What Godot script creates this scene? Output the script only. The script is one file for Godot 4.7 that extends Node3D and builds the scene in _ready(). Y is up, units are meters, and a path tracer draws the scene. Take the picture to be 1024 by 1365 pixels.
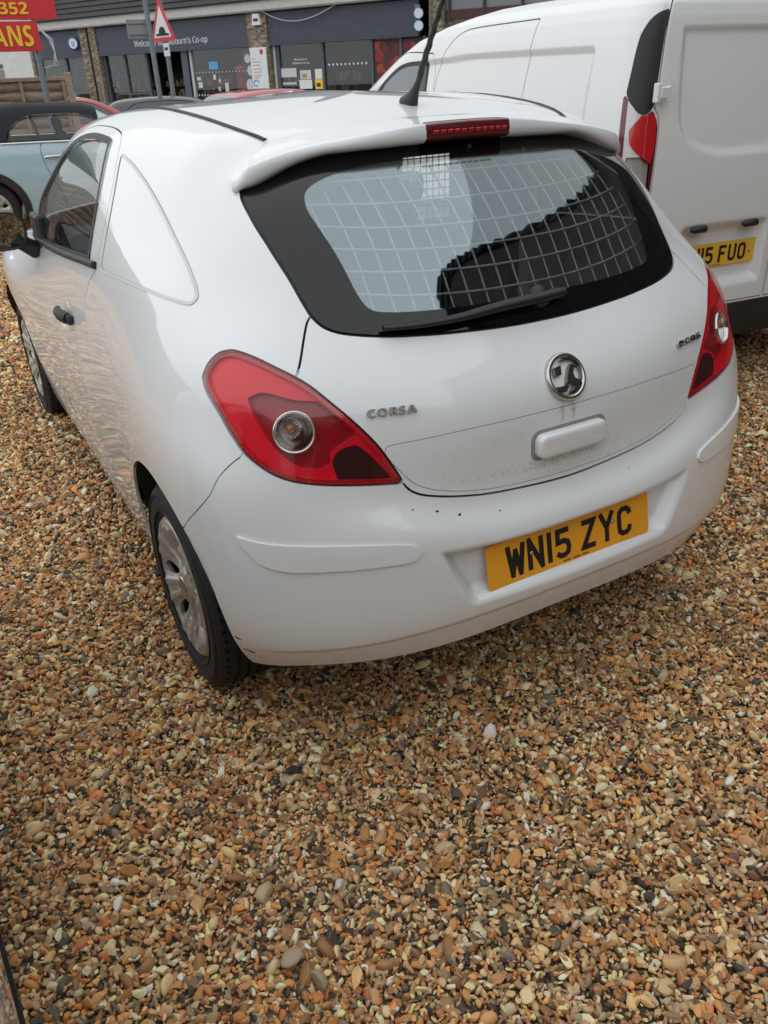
extends Node3D

# ---------------------------------------------------------------- helpers
var M := {}
var taken := {}
var CP := []          # control net of the hatchback's skin: rows of Vector3
const NC := 15
const NR := 14

class Surf:
	var p := PackedVector3Array()
	var n := PackedVector3Array()
	var w := PackedVector2Array()   # place on the surface's own chart
	var d := PackedFloat32Array()   # distance to the outline being cut
	var t := PackedInt32Array()
	func put(sp: Vector3, sn: Vector3, sw: Vector2, sd: float) -> int:
		p.append(sp); n.append(sn); w.append(sw); d.append(sd)
		return p.size() - 1

func numbered(called: String) -> String:
	var k: int = taken.get(called, 0)
	taken[called] = k + 1
	return called if k == 0 else "%s_%03d" % [called, k]

func tag(o: Node, label: String, category := "", group := "", kind := "") -> Node:
	if label: o.set_meta("label", label)
	if category: o.set_meta("category", category)
	if group: o.set_meta("group", group)
	if kind: o.set_meta("kind", kind)
	return o

func thing(called: String, label: String, category: String, at := Vector3.ZERO, turn := 0.0, group := "") -> Node3D:
	var o := Node3D.new()
	o.name = numbered(called)
	add_child(o, true)
	o.position = at
	o.rotation.y = turn
	tag(o, label, category, group)
	return o

func put_mesh(called: String, mesh: Mesh, mat: Material, parent: Node = null) -> MeshInstance3D:
	var o := MeshInstance3D.new()
	o.mesh = mesh
	o.material_override = mat
	if parent == null:
		o.name = numbered(called)
		add_child(o, true)
	else:
		o.name = called
		parent.add_child(o, true)
	return o

func st_new() -> SurfaceTool:
	var s := SurfaceTool.new()
	s.begin(Mesh.PRIMITIVE_TRIANGLES)
	return s

func build(called: String, st: SurfaceTool, mat: Material, parent: Node = null) -> MeshInstance3D:
	st.generate_normals()
	return put_mesh(called, st.commit(), mat, parent)

func structure(called: String, st: SurfaceTool, mat: Material) -> MeshInstance3D:
	var o := build(called, st, mat)
	o.set_meta("kind", "structure")
	return o

func tri(s: SurfaceTool, a: Vector3, b: Vector3, c: Vector3, ua := Vector2.ZERO, ub := Vector2.ZERO, uc := Vector2.ZERO) -> void:
	s.set_uv(ua); s.add_vertex(a)
	s.set_uv(ub); s.add_vertex(b)
	s.set_uv(uc); s.add_vertex(c)

# corners given anticlockwise as seen from outside
func quad(s: SurfaceTool, a: Vector3, b: Vector3, c: Vector3, d: Vector3) -> void:
	tri(s, a, c, b); tri(s, a, d, c)

# a box with chamfered edges
func bx(s: SurfaceTool, at: Vector3, size: Vector3, ch := 0.0, basis := Basis.IDENTITY) -> void:
	s.set_smooth_group(-1)
	var h := size / 2
	ch = minf(ch, minf(h.x, minf(h.y, h.z)) * 0.9)
	for ax in 3:
		for sg in [-1.0, 1.0]:
			var q := []
			for k in [[-1, -1], [1, -1], [1, 1], [-1, 1]]:
				var v := Vector3()
				v[ax] = sg * h[ax]
				v[(ax + 1) % 3] = k[0] * (h[(ax + 1) % 3] - ch)
				v[(ax + 2) % 3] = k[1] * (h[(ax + 2) % 3] - ch)
				q.append(at + basis * v)
			if sg > 0: quad(s, q[0], q[1], q[2], q[3])
			else: quad(s, q[3], q[2], q[1], q[0])
	if ch <= 0.0: return
	for ax in 3:
		var b := (ax + 1) % 3
		var c := (ax + 2) % 3
		for sb in [-1.0, 1.0]:
			for sc in [-1.0, 1.0]:
				var q := []
				for k in [[-1, 0], [1, 0], [1, 1], [-1, 1]]:
					var v := Vector3()
					v[ax] = k[0] * (h[ax] - ch)
					v[b] = sb * (h[b] - (ch if k[1] else 0.0))
					v[c] = sc * (h[c] - (0.0 if k[1] else ch))
					q.append(at + basis * v)
				if sb * sc > 0: quad(s, q[3], q[2], q[1], q[0])
				else: quad(s, q[0], q[1], q[2], q[3])
	for sx in [-1.0, 1.0]:
		for sy in [-1.0, 1.0]:
			for sz in [-1.0, 1.0]:
				var a := at + basis * Vector3(sx * h.x, sy * (h.y - ch), sz * (h.z - ch))
				var b2 := at + basis * Vector3(sx * (h.x - ch), sy * h.y, sz * (h.z - ch))
				var c2 := at + basis * Vector3(sx * (h.x - ch), sy * (h.y - ch), sz * h.z)
				if sx * sy * sz > 0: tri(s, a, c2, b2)
				else: tri(s, a, b2, c2)

func box(called: String, at: Vector3, size: Vector3, mat: Material, parent: Node = null, ch := 0.0, basis := Basis.IDENTITY) -> MeshInstance3D:
	var s := st_new()
	bx(s, at, size, ch, basis)
	return build(called, s, mat, parent)

# a round bar along points, radius per point or one radius; closed with flat ends
func tube(s: SurfaceTool, pts: Array, radius, seg := 8, flat := 1.0, up := Vector3.UP) -> void:
	s.set_smooth_group(1)
	var rings := []
	for i in pts.size():
		var a: Vector3 = pts[maxi(i - 1, 0)]
		var b: Vector3 = pts[mini(i + 1, pts.size() - 1)]
		var f := (b - a).normalized()
		var side := f.cross(up)
		if side.length() < 0.05: side = f.cross(Vector3(0.6, 0.1, 0.8))
		side = side.normalized()
		var top := side.cross(f).normalized()
		var r: float = radius[i] if radius is Array else radius
		var ring := []
		for k in seg:
			var g := TAU * k / seg
			ring.append(pts[i] + side * cos(g) * r + top * sin(g) * r * flat)
		rings.append(ring)
	for i in rings.size() - 1:
		for k in seg:
			var j := (k + 1) % seg
			quad(s, rings[i][k], rings[i + 1][k], rings[i + 1][j], rings[i][j])
	s.set_smooth_group(-1)
	for e in [0, rings.size() - 1]:
		var m := Vector3()
		for q in rings[e]: m += q / seg
		for k in seg:
			var j := (k + 1) % seg
			if e == 0: tri(s, m, rings[e][j], rings[e][k])
			else: tri(s, m, rings[e][k], rings[e][j])

# turned about an axis: profile of Vector2(radius, along)
func lathe(s: SurfaceTool, prof: Array, seg := 48, frame := Transform3D.IDENTITY, smooth := true) -> void:
	s.set_smooth_group(2 if smooth else -1)
	for i in prof.size() - 1:
		for k in seg:
			var g := TAU * k / seg
			var h := TAU * (k + 1) / seg
			var a := frame * Vector3(prof[i].x * cos(g), prof[i].y, prof[i].x * sin(g))
			var b := frame * Vector3(prof[i].x * cos(h), prof[i].y, prof[i].x * sin(h))
			var c := frame * Vector3(prof[i + 1].x * cos(h), prof[i + 1].y, prof[i + 1].x * sin(h))
			var d := frame * Vector3(prof[i + 1].x * cos(g), prof[i + 1].y, prof[i + 1].x * sin(g))
			if prof[i].x < 1e-5: tri(s, a, c, d)
			elif prof[i + 1].x < 1e-5: tri(s, a, b, c)
			else: quad(s, d, c, b, a)

# a flat outline (x, y) given thickness along z, placed by frame
func prism(s: SurfaceTool, poly: PackedVector2Array, z0: float, z1: float, frame := Transform3D.IDENTITY) -> void:
	s.set_smooth_group(-1)
	var idx := Geometry2D.triangulate_polygon(poly)
	var ccw := not Geometry2D.is_polygon_clockwise(poly)
	for i in range(0, idx.size(), 3):
		var a := poly[idx[i]]
		var b := poly[idx[i + 1]]
		var c := poly[idx[i + 2]]
		if (b - a).cross(c - a) < 0:
			var k := b
			b = c
			c = k
		tri(s, frame * Vector3(a.x, a.y, z1), frame * Vector3(c.x, c.y, z1), frame * Vector3(b.x, b.y, z1), a, c, b)
		tri(s, frame * Vector3(a.x, a.y, z0), frame * Vector3(b.x, b.y, z0), frame * Vector3(c.x, c.y, z0), a, b, c)
	for i in poly.size():
		var a := poly[i]
		var b := poly[(i + 1) % poly.size()]
		if not ccw:
			var k := a
			a = b
			b = k
		quad(s, frame * Vector3(a.x, a.y, z0), frame * Vector3(b.x, b.y, z0), frame * Vector3(b.x, b.y, z1), frame * Vector3(a.x, a.y, z1))

func rounded(w: float, h: float, r: float, n := 5) -> PackedVector2Array:
	var o := PackedVector2Array()
	var mid := [Vector2(w / 2 - r, h / 2 - r), Vector2(-w / 2 + r, h / 2 - r), Vector2(-w / 2 + r, -h / 2 + r), Vector2(w / 2 - r, -h / 2 + r)]
	for q in 4:
		for k in n + 1:
			var g := PI / 2 * (q + float(k) / n)
			o.append(mid[q] + Vector2(cos(g), sin(g)) * r)
	return o

# ---------------------------------------------------------------- surfaces that are cut along outlines
func lerp_in(dst: Surf, src: Surf, i: int, j: int, iso: float) -> int:
	var k := (iso - src.d[i]) / (src.d[j] - src.d[i])
	return dst.put(src.p[i].lerp(src.p[j], k), src.n[i].lerp(src.n[j], k).normalized(), src.w[i].lerp(src.w[j], k), iso)

# [inside, outside, inside cut edges, outside cut edges] for d < iso
func split(src: Surf, iso: float) -> Array:
	var out := [Surf.new(), Surf.new()]
	var edges := [PackedInt32Array(), PackedInt32Array()]
	var maps := [PackedInt32Array(), PackedInt32Array()]
	for m in 2:
		maps[m].resize(src.p.size())
		maps[m].fill(-1)
	var cuts := [{}, {}]
	var size := src.p.size()
	for f in range(0, src.t.size(), 3):
		var v := [src.t[f], src.t[f + 1], src.t[f + 2]]
		var inside := int(src.d[v[0]] < iso) + int(src.d[v[1]] < iso) + int(src.d[v[2]] < iso)
		for side in 2:
			if inside == (0 if side == 0 else 3): continue
			var o: Surf = out[side]
			var poly := []
			var cut := []
			for k in 3:
				var i: int = v[k]
				var j: int = v[(k + 1) % 3]
				var here := (src.d[i] < iso) == (side == 0)
				var there := (src.d[j] < iso) == (side == 0)
				if here:
					if maps[side][i] < 0: maps[side][i] = o.put(src.p[i], src.n[i], src.w[i], src.d[i])
					poly.append(maps[side][i])
				if here != there:
					var key := mini(i, j) * size + maxi(i, j)
					if not cuts[side].has(key): cuts[side][key] = lerp_in(o, src, mini(i, j), maxi(i, j), iso)
					poly.append(cuts[side][key])
					cut.append([cuts[side][key], here])
			for k in poly.size() - 2:
				o.t.append(poly[0]); o.t.append(poly[k + 1]); o.t.append(poly[k + 2])
			if cut.size() == 2:
				if cut[0][1]: edges[side].append_array(PackedInt32Array([cut[0][0], cut[1][0]]))
				else: edges[side].append_array(PackedInt32Array([cut[1][0], cut[0][0]]))
	return [out[0], out[1], edges[0], edges[1]]

# adds the turned-in edge of a panel along its cut edges
func flange(s: Surf, edges: PackedInt32Array, depth: float) -> void:
	for e in range(0, edges.size(), 2):
		var a := edges[e]
		var b := edges[e + 1]
		if s.p[a].distance_squared_to(s.p[b]) < 1e-12: continue
		var out := (s.p[b] - s.p[a]).cross(s.n[a]).normalized()
		var i0 := s.put(s.p[a], out, s.w[a], s.d[a])
		var i1 := s.put(s.p[b], out, s.w[b], s.d[b])
		var i2 := s.put(s.p[b] - s.n[b] * depth, out, s.w[b], s.d[b])
		var i3 := s.put(s.p[a] - s.n[a] * depth, out, s.w[a], s.d[a])
		for k in [i0, i1, i2, i0, i2, i3]: s.t.append(k)

func offset(s: Surf, by: float) -> Surf:
	for i in s.p.size(): s.p[i] += s.n[i] * by
	return s

func copy_of(s: Surf) -> Surf:
	var o := Surf.new()
	o.p = s.p.duplicate(); o.n = s.n.duplicate(); o.w = s.w.duplicate(); o.d = s.d.duplicate(); o.t = s.t.duplicate()
	return o

func join_in(a: Surf, b: Surf) -> void:
	var at := a.p.size()
	a.p.append_array(b.p); a.n.append_array(b.n); a.w.append_array(b.w); a.d.append_array(b.d)
	for i in b.t: a.t.append(i + at)

# a smooth closed outline through (u, v) pairs; sharp turns stay sharp
func outline(flat: Array, closed := true, fine := 5, sharp := 0.55) -> PackedVector2Array:
	var q := PackedVector2Array()
	for i in range(0, flat.size(), 2): q.append(Vector2(flat[i], flat[i + 1]))
	var n := q.size()
	var tan_ := []
	for i in n:
		var a := q[(i - 1 + n) % n]
		var b := q[(i + 1) % n]
		if (not closed and (i == 0 or i == n - 1)) or (q[i] - a).normalized().dot((b - q[i]).normalized()) < sharp:
			tan_.append(null)
		else:
			tan_.append((b - a) / 2)
	var o := PackedVector2Array()
	for i in (n if closed else n - 1):
		var a := q[i]
		var b := q[(i + 1) % n]
		var len_ := a.distance_to(b)
		var ta: Vector2 = b - a if tan_[i] == null else tan_[i]
		var tb: Vector2 = b - a if tan_[(i + 1) % n] == null else tan_[(i + 1) % n]
		ta = ta.limit_length(len_); tb = tb.limit_length(len_)
		for k in fine:
			var x := float(k) / fine
			var h := x * x * (3 - 2 * x)
			o.append(a * (1 - h) + b * h + ta * (x * (1 - x) * (1 - x)) - tb * (x * x * (1 - x)))
	if not closed: o.append(q[n - 1])
	return o

# signed distance of every vertex to an outline on the chart; lift turns chart places into points, so that the distance is in metres
func measure(s: Surf, poly: PackedVector2Array, lift = null, closed := true, far := 0.5) -> void:
	var lo := poly[0]
	var hi := poly[0]
	for q in poly:
		lo = lo.min(q)
		hi = hi.max(q)
	var p3 := PackedVector3Array()
	if lift != null:
		for q in poly: p3.append(lift.call(q.x, q.y))
	else:
		for q in poly: p3.append(Vector3(q.x, q.y, 0))
	var n := poly.size() if closed else poly.size() - 1
	var metres: bool = lift != null
	for i in s.p.size():
		var w := s.w[i]
		if w.x < lo.x - far or w.x > hi.x + far or w.y < lo.y - far or w.y > hi.y + far:
			s.d[i] = 1.0
			continue
		var at := s.p[i] if metres else Vector3(w.x, w.y, 0)
		var best := 1e9
		var inside := false
		for k in n:
			var j := (k + 1) % poly.size()
			var a := p3[k]
			var ab := p3[j] - a
			var ap := at - a
			var h := clampf(ap.dot(ab) / maxf(ab.length_squared(), 1e-12), 0, 1)
			best = minf(best, (ap - ab * h).length_squared())
			var qa := poly[k]
			var qb := poly[j]
			if closed and (qa.y > w.y) != (qb.y > w.y) and w.x < (qb.x - qa.x) * (w.y - qa.y) / (qb.y - qa.y) + qa.x: inside = not inside
		s.d[i] = (-1.0 if inside else 1.0) * sqrt(best)

# cuts a panel out of s with a gap of the given half width: [panel, rest, strip in the gap]
func cut_panel(s: Surf, poly: PackedVector2Array, lift, gap: float, depth := 0.012) -> Array:
	measure(s, poly, lift)
	var one := split(s, -gap)
	flange(one[0], one[2], depth)
	var two := split(one[1], gap)
	flange(two[1], two[3], depth)
	return [one[0], two[1], offset(two[0], -depth * 0.75)]

func mesh_of(s: Surf, mirror := 0, uv_scale := 1.0) -> ArrayMesh:   # mirror 0: as it is, 1: both halves, 2: the other half only
	var p := PackedVector3Array()
	var n := PackedVector3Array()
	var w := PackedVector2Array()
	var t := PackedInt32Array()
	var flip := Vector3(-1, 1, 1)
	if mirror != 2:
		p.append_array(s.p); n.append_array(s.n)
		for q in s.w: w.append(q * uv_scale)
		for f in range(0, s.t.size(), 3):
			var a := s.t[f]
			var b := s.t[f + 1]
			var c := s.t[f + 2]
			if (s.p[b] - s.p[a]).cross(s.p[c] - s.p[a]).dot(s.n[a] + s.n[b] + s.n[c]) > 0: t.append_array(PackedInt32Array([a, c, b]))
			else: t.append_array(PackedInt32Array([a, b, c]))
	if mirror > 0:
		var at := p.size()
		for i in s.p.size():
			p.append(s.p[i] * flip); n.append(s.n[i] * flip); w.append(s.w[i] * Vector2(-1, 1) * uv_scale)
		for f in range(0, s.t.size(), 3):
			var a := s.t[f]
			var b := s.t[f + 1]
			var c := s.t[f + 2]
			if (s.p[b] - s.p[a]).cross(s.p[c] - s.p[a]).dot(s.n[a] + s.n[b] + s.n[c]) > 0: t.append_array(PackedInt32Array([a + at, b + at, c + at]))
			else: t.append_array(PackedInt32Array([a + at, c + at, b + at]))
	var arr := []
	arr.resize(Mesh.ARRAY_MAX)
	arr[Mesh.ARRAY_VERTEX] = p
	arr[Mesh.ARRAY_NORMAL] = n
	arr[Mesh.ARRAY_TEX_UV] = w
	arr[Mesh.ARRAY_INDEX] = t
	var m := ArrayMesh.new()
	if p.size(): m.add_surface_from_arrays(Mesh.PRIMITIVE_TRIANGLES, arr)
	return m

func put_surf(called: String, s: Surf, mat: Material, parent: Node, mirror := 0) -> MeshInstance3D:
	return put_mesh(called, mesh_of(s, mirror), mat, parent)

# a grid of points to a surface; normals from the faces, seam columns kept symmetric where x is 0
func grid_surf(pts: Array, charts: Array) -> Surf:
	var s := Surf.new()
	var nu := pts.size()
	var nv: int = pts[0].size()
	for i in nu:
		for j in nv: s.put(pts[i][j], Vector3.ZERO, charts[i][j], 1.0)
	for i in nu - 1:
		for j in nv - 1:
			var a := i * nv + j
			for q in [a, a + nv, a + nv + 1, a, a + nv + 1, a + 1]: s.t.append(q)
	renormal(s)
	return s

func renormal(s: Surf) -> void:
	for i in s.n.size(): s.n[i] = Vector3.ZERO
	for f in range(0, s.t.size(), 3):
		var c := (s.p[s.t[f + 1]] - s.p[s.t[f]]).cross(s.p[s.t[f + 2]] - s.p[s.t[f]])
		for k in 3: s.n[s.t[f + k]] += c
	for i in s.n.size():
		if absf(s.p[i].x) < 1e-4: s.n[i].x = 0
		s.n[i] = s.n[i].normalized()

func face_out(s: Surf, centre: Vector3) -> void:
	var sum := 0.0
	for i in range(0, s.p.size(), 7): sum += s.n[i].dot(s.p[i] - centre)
	if sum < 0:
		for i in s.n.size(): s.n[i] = -s.n[i]
		for f in range(0, s.t.size(), 3):
			var k := s.t[f + 1]
			s.t[f + 1] = s.t[f + 2]
			s.t[f + 2] = k

# ---------------------------------------------------------------- lettering
const STROKES := {
	"W": [[3, 79, 14, 4, 26, 62, 38, 4, 49, 79]], "N": [[7, 0, 7, 76, 43, 3, 43, 79]], "1": [[7, 0, 7, 79]],
	"5": [[44, 72, 9, 72, 8, 43, 28, 45, 40, 39, 43, 26, 40, 13, 30, 7, 17, 7, 5, 15]], "Z": [[4, 72, 43, 72, 8, 7, 47, 7]],
	"Y": [[4, 79, 25, 38, 46, 79], [25, 42, 25, 0]], "C": [[43, 55, 41, 65, 32, 72, 18, 72, 9, 65, 7, 55, 7, 24, 9, 14, 18, 7, 32, 7, 41, 14, 43, 25]],
	"F": [[7, 0, 7, 72, 46, 72], [7, 41, 39, 41]], "U": [[7, 79, 7, 22, 11, 12, 20, 7, 30, 7, 39, 12, 43, 22, 43, 79]],
	"O": [[25, 72, 18, 72, 9, 65, 7, 55, 7, 24, 9, 14, 18, 7, 25, 7], [25, 7, 32, 7, 41, 14, 43, 24, 43, 55, 41, 65, 32, 72, 25, 72]]}

# raised characters of a number plate, centred on the frame's origin
func plate_letters(text: String, parent: Node, frame: Transform3D, mat: Material) -> void:
	var x := 0.0
	var spots := []
	for ch in text:
		if ch == " ": x += 22.0
		else:
			spots.append([ch, x])
			x += (14.0 if ch == "1" else 50.0) + 11.0
	var total := x - 11.0
	for sp in spots:
		var s := st_new()
		var whole := []
		for line in STROKES[sp[0]]:
			var pl := PackedVector2Array()
			for k in range(0, line.size(), 2): pl.append(Vector2(line[k], line[k + 1]))
			whole.append(Geometry2D.offset_polyline(pl, 6.8, Geometry2D.JOIN_MITER, Geometry2D.END_BUTT)[0])
		if sp[0] in ["Y", "F"]: whole = [Geometry2D.merge_polygons(whole[0], whole[1])[0]]
		for poly in whole:
			var q := PackedVector2Array()
			for v in poly: q.append(Vector2(v.x + sp[1] - total / 2, v.y - 39.5) * 0.001)
			prism(s, q, 0.0, 0.0012, frame)
		build("letter", s, mat, parent)

func words(called: String, text: String, height: float, depth: float, mat: Material, parent: Node, at: Transform3D, bold := true, align := HORIZONTAL_ALIGNMENT_CENTER) -> MeshInstance3D:
	var f := SystemFont.new()
	f.font_names = PackedStringArray(["Droid Sans"])
	f.font_weight = 700 if bold else 400
	var m := TextMesh.new()
	m.font = f
	m.text = text
	m.font_size = 64
	m.pixel_size = height / 46.0      # capitals are about 46 of 64 high
	m.depth = depth
	m.curve_step = 1.0
	m.horizontal_alignment = align
	m.vertical_alignment = VERTICAL_ALIGNMENT_CENTER
	var o := put_mesh(called, m, mat, parent)
	o.transform = at
	return o

# ---------------------------------------------------------------- materials
func lin(r: float, g: float, b: float) -> Color:
	return Color(r, g, b).linear_to_srgb()

func mat(c: Color, rough := 0.6, metal := 0.0) -> StandardMaterial3D:
	var m := StandardMaterial3D.new()
	m.albedo_color = c
	m.roughness = rough
	m.metallic = metal
	return m

func coat(m: StandardMaterial3D, r := 0.03) -> StandardMaterial3D:
	m.clearcoat_enabled = true
	m.clearcoat = 1.0
	m.clearcoat_roughness = r
	return m

func glass(c: Color, alpha: float, rough := 0.0) -> StandardMaterial3D:
	var m := mat(Color(c.r, c.g, c.b, alpha), rough)
	m.transparency = BaseMaterial3D.TRANSPARENCY_ALPHA
	m.metallic_specular = 0.6
	return m

# grain: colour varied by noise between the stops of a ramp, laid on all three axes in metres
func grain(m: StandardMaterial3D, stops: Array, freq: float, size := 512, seed_ := 1, kind := FastNoiseLite.TYPE_SIMPLEX_SMOOTH, octaves := 4, per_metre := 1.0, world := false) -> StandardMaterial3D:
	var nz := FastNoiseLite.new()
	nz.seed = seed_
	nz.frequency = freq
	nz.noise_type = kind
	nz.fractal_octaves = octaves
	var g := Gradient.new()
	g.offsets = PackedFloat32Array(stops.map(func(q): return q[0]))
	g.colors = PackedColorArray(stops.map(func(q): return q[1]))
	var x := NoiseTexture2D.new()
	x.width = size
	x.height = size
	x.seamless = true
	x.noise = nz
	x.color_ramp = g
	m.albedo_texture = x
	m.albedo_color = Color.WHITE
	m.uv1_triplanar = true
	m.uv1_world_triplanar = world
	m.uv1_scale = Vector3.ONE * per_metre
	return m

func relief(m: StandardMaterial3D, freq: float, cm: float, seed_ := 3, size := 512, kind := FastNoiseLite.TYPE_SIMPLEX_SMOOTH) -> StandardMaterial3D:
	var nz := FastNoiseLite.new()
	nz.seed = seed_
	nz.frequency = freq
	nz.noise_type = kind
	var x := NoiseTexture2D.new()
	x.width = size
	x.height = size
	x.seamless = true
	x.noise = nz
	m.heightmap_enabled = true
	m.heightmap_texture = x
	m.heightmap_scale = cm
	m.uv1_triplanar = true
	return m

func materials() -> void:
	M.paint = coat(mat(lin(0.79, 0.80, 0.81), 0.45))
	M.paint2 = coat(mat(lin(0.79, 0.80, 0.81), 0.45))
	M.bumper = coat(mat(lin(0.79, 0.795, 0.80), 0.45), 0.06)
	M.gap = mat(lin(0.01, 0.01, 0.01), 0.8)
	M.black = mat(lin(0.012, 0.012, 0.014), 0.45)
	M.rubber = relief(mat(lin(0.016, 0.016, 0.017), 0.75), 0.05, 0.02, 5)
	M.trim = mat(lin(0.02, 0.021, 0.023), 0.55)
	M.frit = mat(lin(0.004, 0.004, 0.006), 0.03)
	M.pane = glass(Color(0.10, 0.13, 0.14), 0.12)
	M.pane_side = glass(Color(0.16, 0.19, 0.18), 0.10)
	M.letter_chrome = mat(lin(0.34, 0.31, 0.28), 0.22, 1.0)
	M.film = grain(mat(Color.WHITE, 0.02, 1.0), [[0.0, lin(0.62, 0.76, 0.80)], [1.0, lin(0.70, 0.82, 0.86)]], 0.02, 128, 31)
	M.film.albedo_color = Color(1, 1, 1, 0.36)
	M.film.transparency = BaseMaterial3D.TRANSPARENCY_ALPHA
	M.clear = glass(Color(0.8, 0.8, 0.8), 0.06)
	M.lens = glass(lin(0.5, 0.0, 0.005), 0.05, 0.0)
	M.red = coat(mat(lin(0.52, 0.006, 0.012), 0.3))
	M.red_dark = relief(mat(lin(0.30, 0.003, 0.009), 0.25), 0.03, 0.25, 12, 256)
	M.red_deep = coat(mat(lin(0.12, 0.005, 0.01), 0.3))
	M.red_ribbed = relief(mat(lin(0.74, 0.004, 0.020), 0.3), 0.05, 0.1, 4, 256)
	M.smoke_ribbed = relief(mat(lin(0.012, 0.009, 0.009), 0.3), 0.06, 0.12, 6, 256, FastNoiseLite.TYPE_CELLULAR)
	M.bowl = mat(lin(0.55, 0.53, 0.51), 0.2, 1.0)
	M.seal_grey = mat(lin(0.30, 0.28, 0.25), 0.7)
	M.seal = mat(lin(0.62, 0.63, 0.63), 0.4)
	M.clear_ribbed = relief(coat(mat(lin(0.36, 0.32, 0.30), 0.3)), 0.05, 0.2, 8, 256, FastNoiseLite.TYPE_CELLULAR)
	M.smoke = coat(mat(lin(0.02, 0.016, 0.016), 0.3))
	M.chrome = mat(lin(0.72, 0.71, 0.69), 0.12, 1.0)
	M.chrome_dull = mat(lin(0.55, 0.53, 0.50), 0.25, 1.0)
	M.silver = mat(lin(0.46, 0.45, 0.43), 0.38, 0.55)
	M.silver_dusty = grain(mat(Color.WHITE, 0.42, 0.5), [[0.0, lin(0.30, 0.26, 0.22)], [0.4, lin(0.42, 0.40, 0.37)], [1.0, lin(0.56, 0.55, 0.53)]], 0.03, 256, 33, FastNoiseLite.TYPE_SIMPLEX_SMOOTH, 5, 6.0)
	M.yellow = coat(mat(lin(0.92, 0.39, 0.010), 0.5), 0.2)
	M.yellow_old = coat(mat(lin(0.84, 0.50, 0.035), 0.5), 0.2)
	M.ink = mat(lin(0.008, 0.008, 0.008), 0.5)
	M.wire = mat(lin(0.40, 0.43, 0.44), 0.45, 0.2)
	M.inside = mat(lin(0.016, 0.016, 0.018), 0.8)
	M.amber = coat(mat(lin(0.34, 0.15, 0.06), 0.3))
	M.white_glass = coat(mat(lin(0.6, 0.6, 0.58), 0.25))
	M.mirror = mat(lin(0.36, 0.40, 0.42), 0.02, 1.0)
	M.dirt = mat(lin(0.09, 0.07, 0.05), 0.95)
func _ready() -> void:
	var cam := Camera3D.new()
	cam.name = "camera"
	cam.position = Vector3(-1.2414, 1.5385, 1.9240)
	cam.rotation = Vector3(deg_to_rad(-28.629), deg_to_rad(-28.984), deg_to_rad(-2.192))
	cam.fov = 64.776
	cam.near = 0.02
	cam.far = 400.0
	add_child(cam)
	cam.make_current()
	var env := Environment.new()
	env.background_mode = Environment.BG_SKY
	var sky := Sky.new()
	var sm := ProceduralSkyMaterial.new()      # an even bright overcast
	sm.sky_top_color = lin(0.90, 1.0, 1.14)
	sm.sky_horizon_color = lin(0.72, 0.79, 0.89)
	sm.sky_curve = 0.25
	sm.ground_bottom_color = lin(0.16, 0.14, 0.12)
	sm.ground_horizon_color = lin(0.3, 0.29, 0.28)
	sky.sky_material = sm
	env.sky = sky
	env.background_energy_multiplier = 1.5
	env.tonemap_mode = Environment.TONE_MAPPER_LINEAR
	env.tonemap_exposure = 1.76
	env.sdfgi_enabled = true
	env.ssao_enabled = true
	env.ssil_enabled = true
	var we := WorldEnvironment.new()
	we.name = "world"
	we.environment = env
	add_child(we)
	var sun := DirectionalLight3D.new()        # the bright part of the cloud
	sun.name = "sun"
	sun.light_energy = 0.30
	sun.light_angular_distance = 165.0
	sun.light_color = Color(0.97, 0.99, 1.0)
	sun.rotation_degrees = Vector3(-42, -84, 0)
	sun.shadow_enabled = true
	add_child(sun)
	materials()
	world_materials()
	dirty_materials()
	setting()
	shop()
	gable_house()
	yard_house()
	timber_fence()
	street_signs()
	hatchback()
	panel_van()
	convertible()
	small_car(Vector3(0.95, 0, -15.0), atan2(-0.97, 0.1), "red car beyond the fence post, its roof end and dark windscreen showing", 1.345, M.car_red)
	small_car(Vector3(3.4, 0, -16.4), atan2(-0.95, -0.31), "black car at the foot of the warning sign posts, mostly hidden", 1.25, M.car_black)
	small_car(Vector3(4.35, 0, -12.9), atan2(-0.97, 0.2), "red car whose roof just shows over the white hatchback's roof", 1.335, M.car_red)
	neighbour_car()
	gravel()
	litter()
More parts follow.
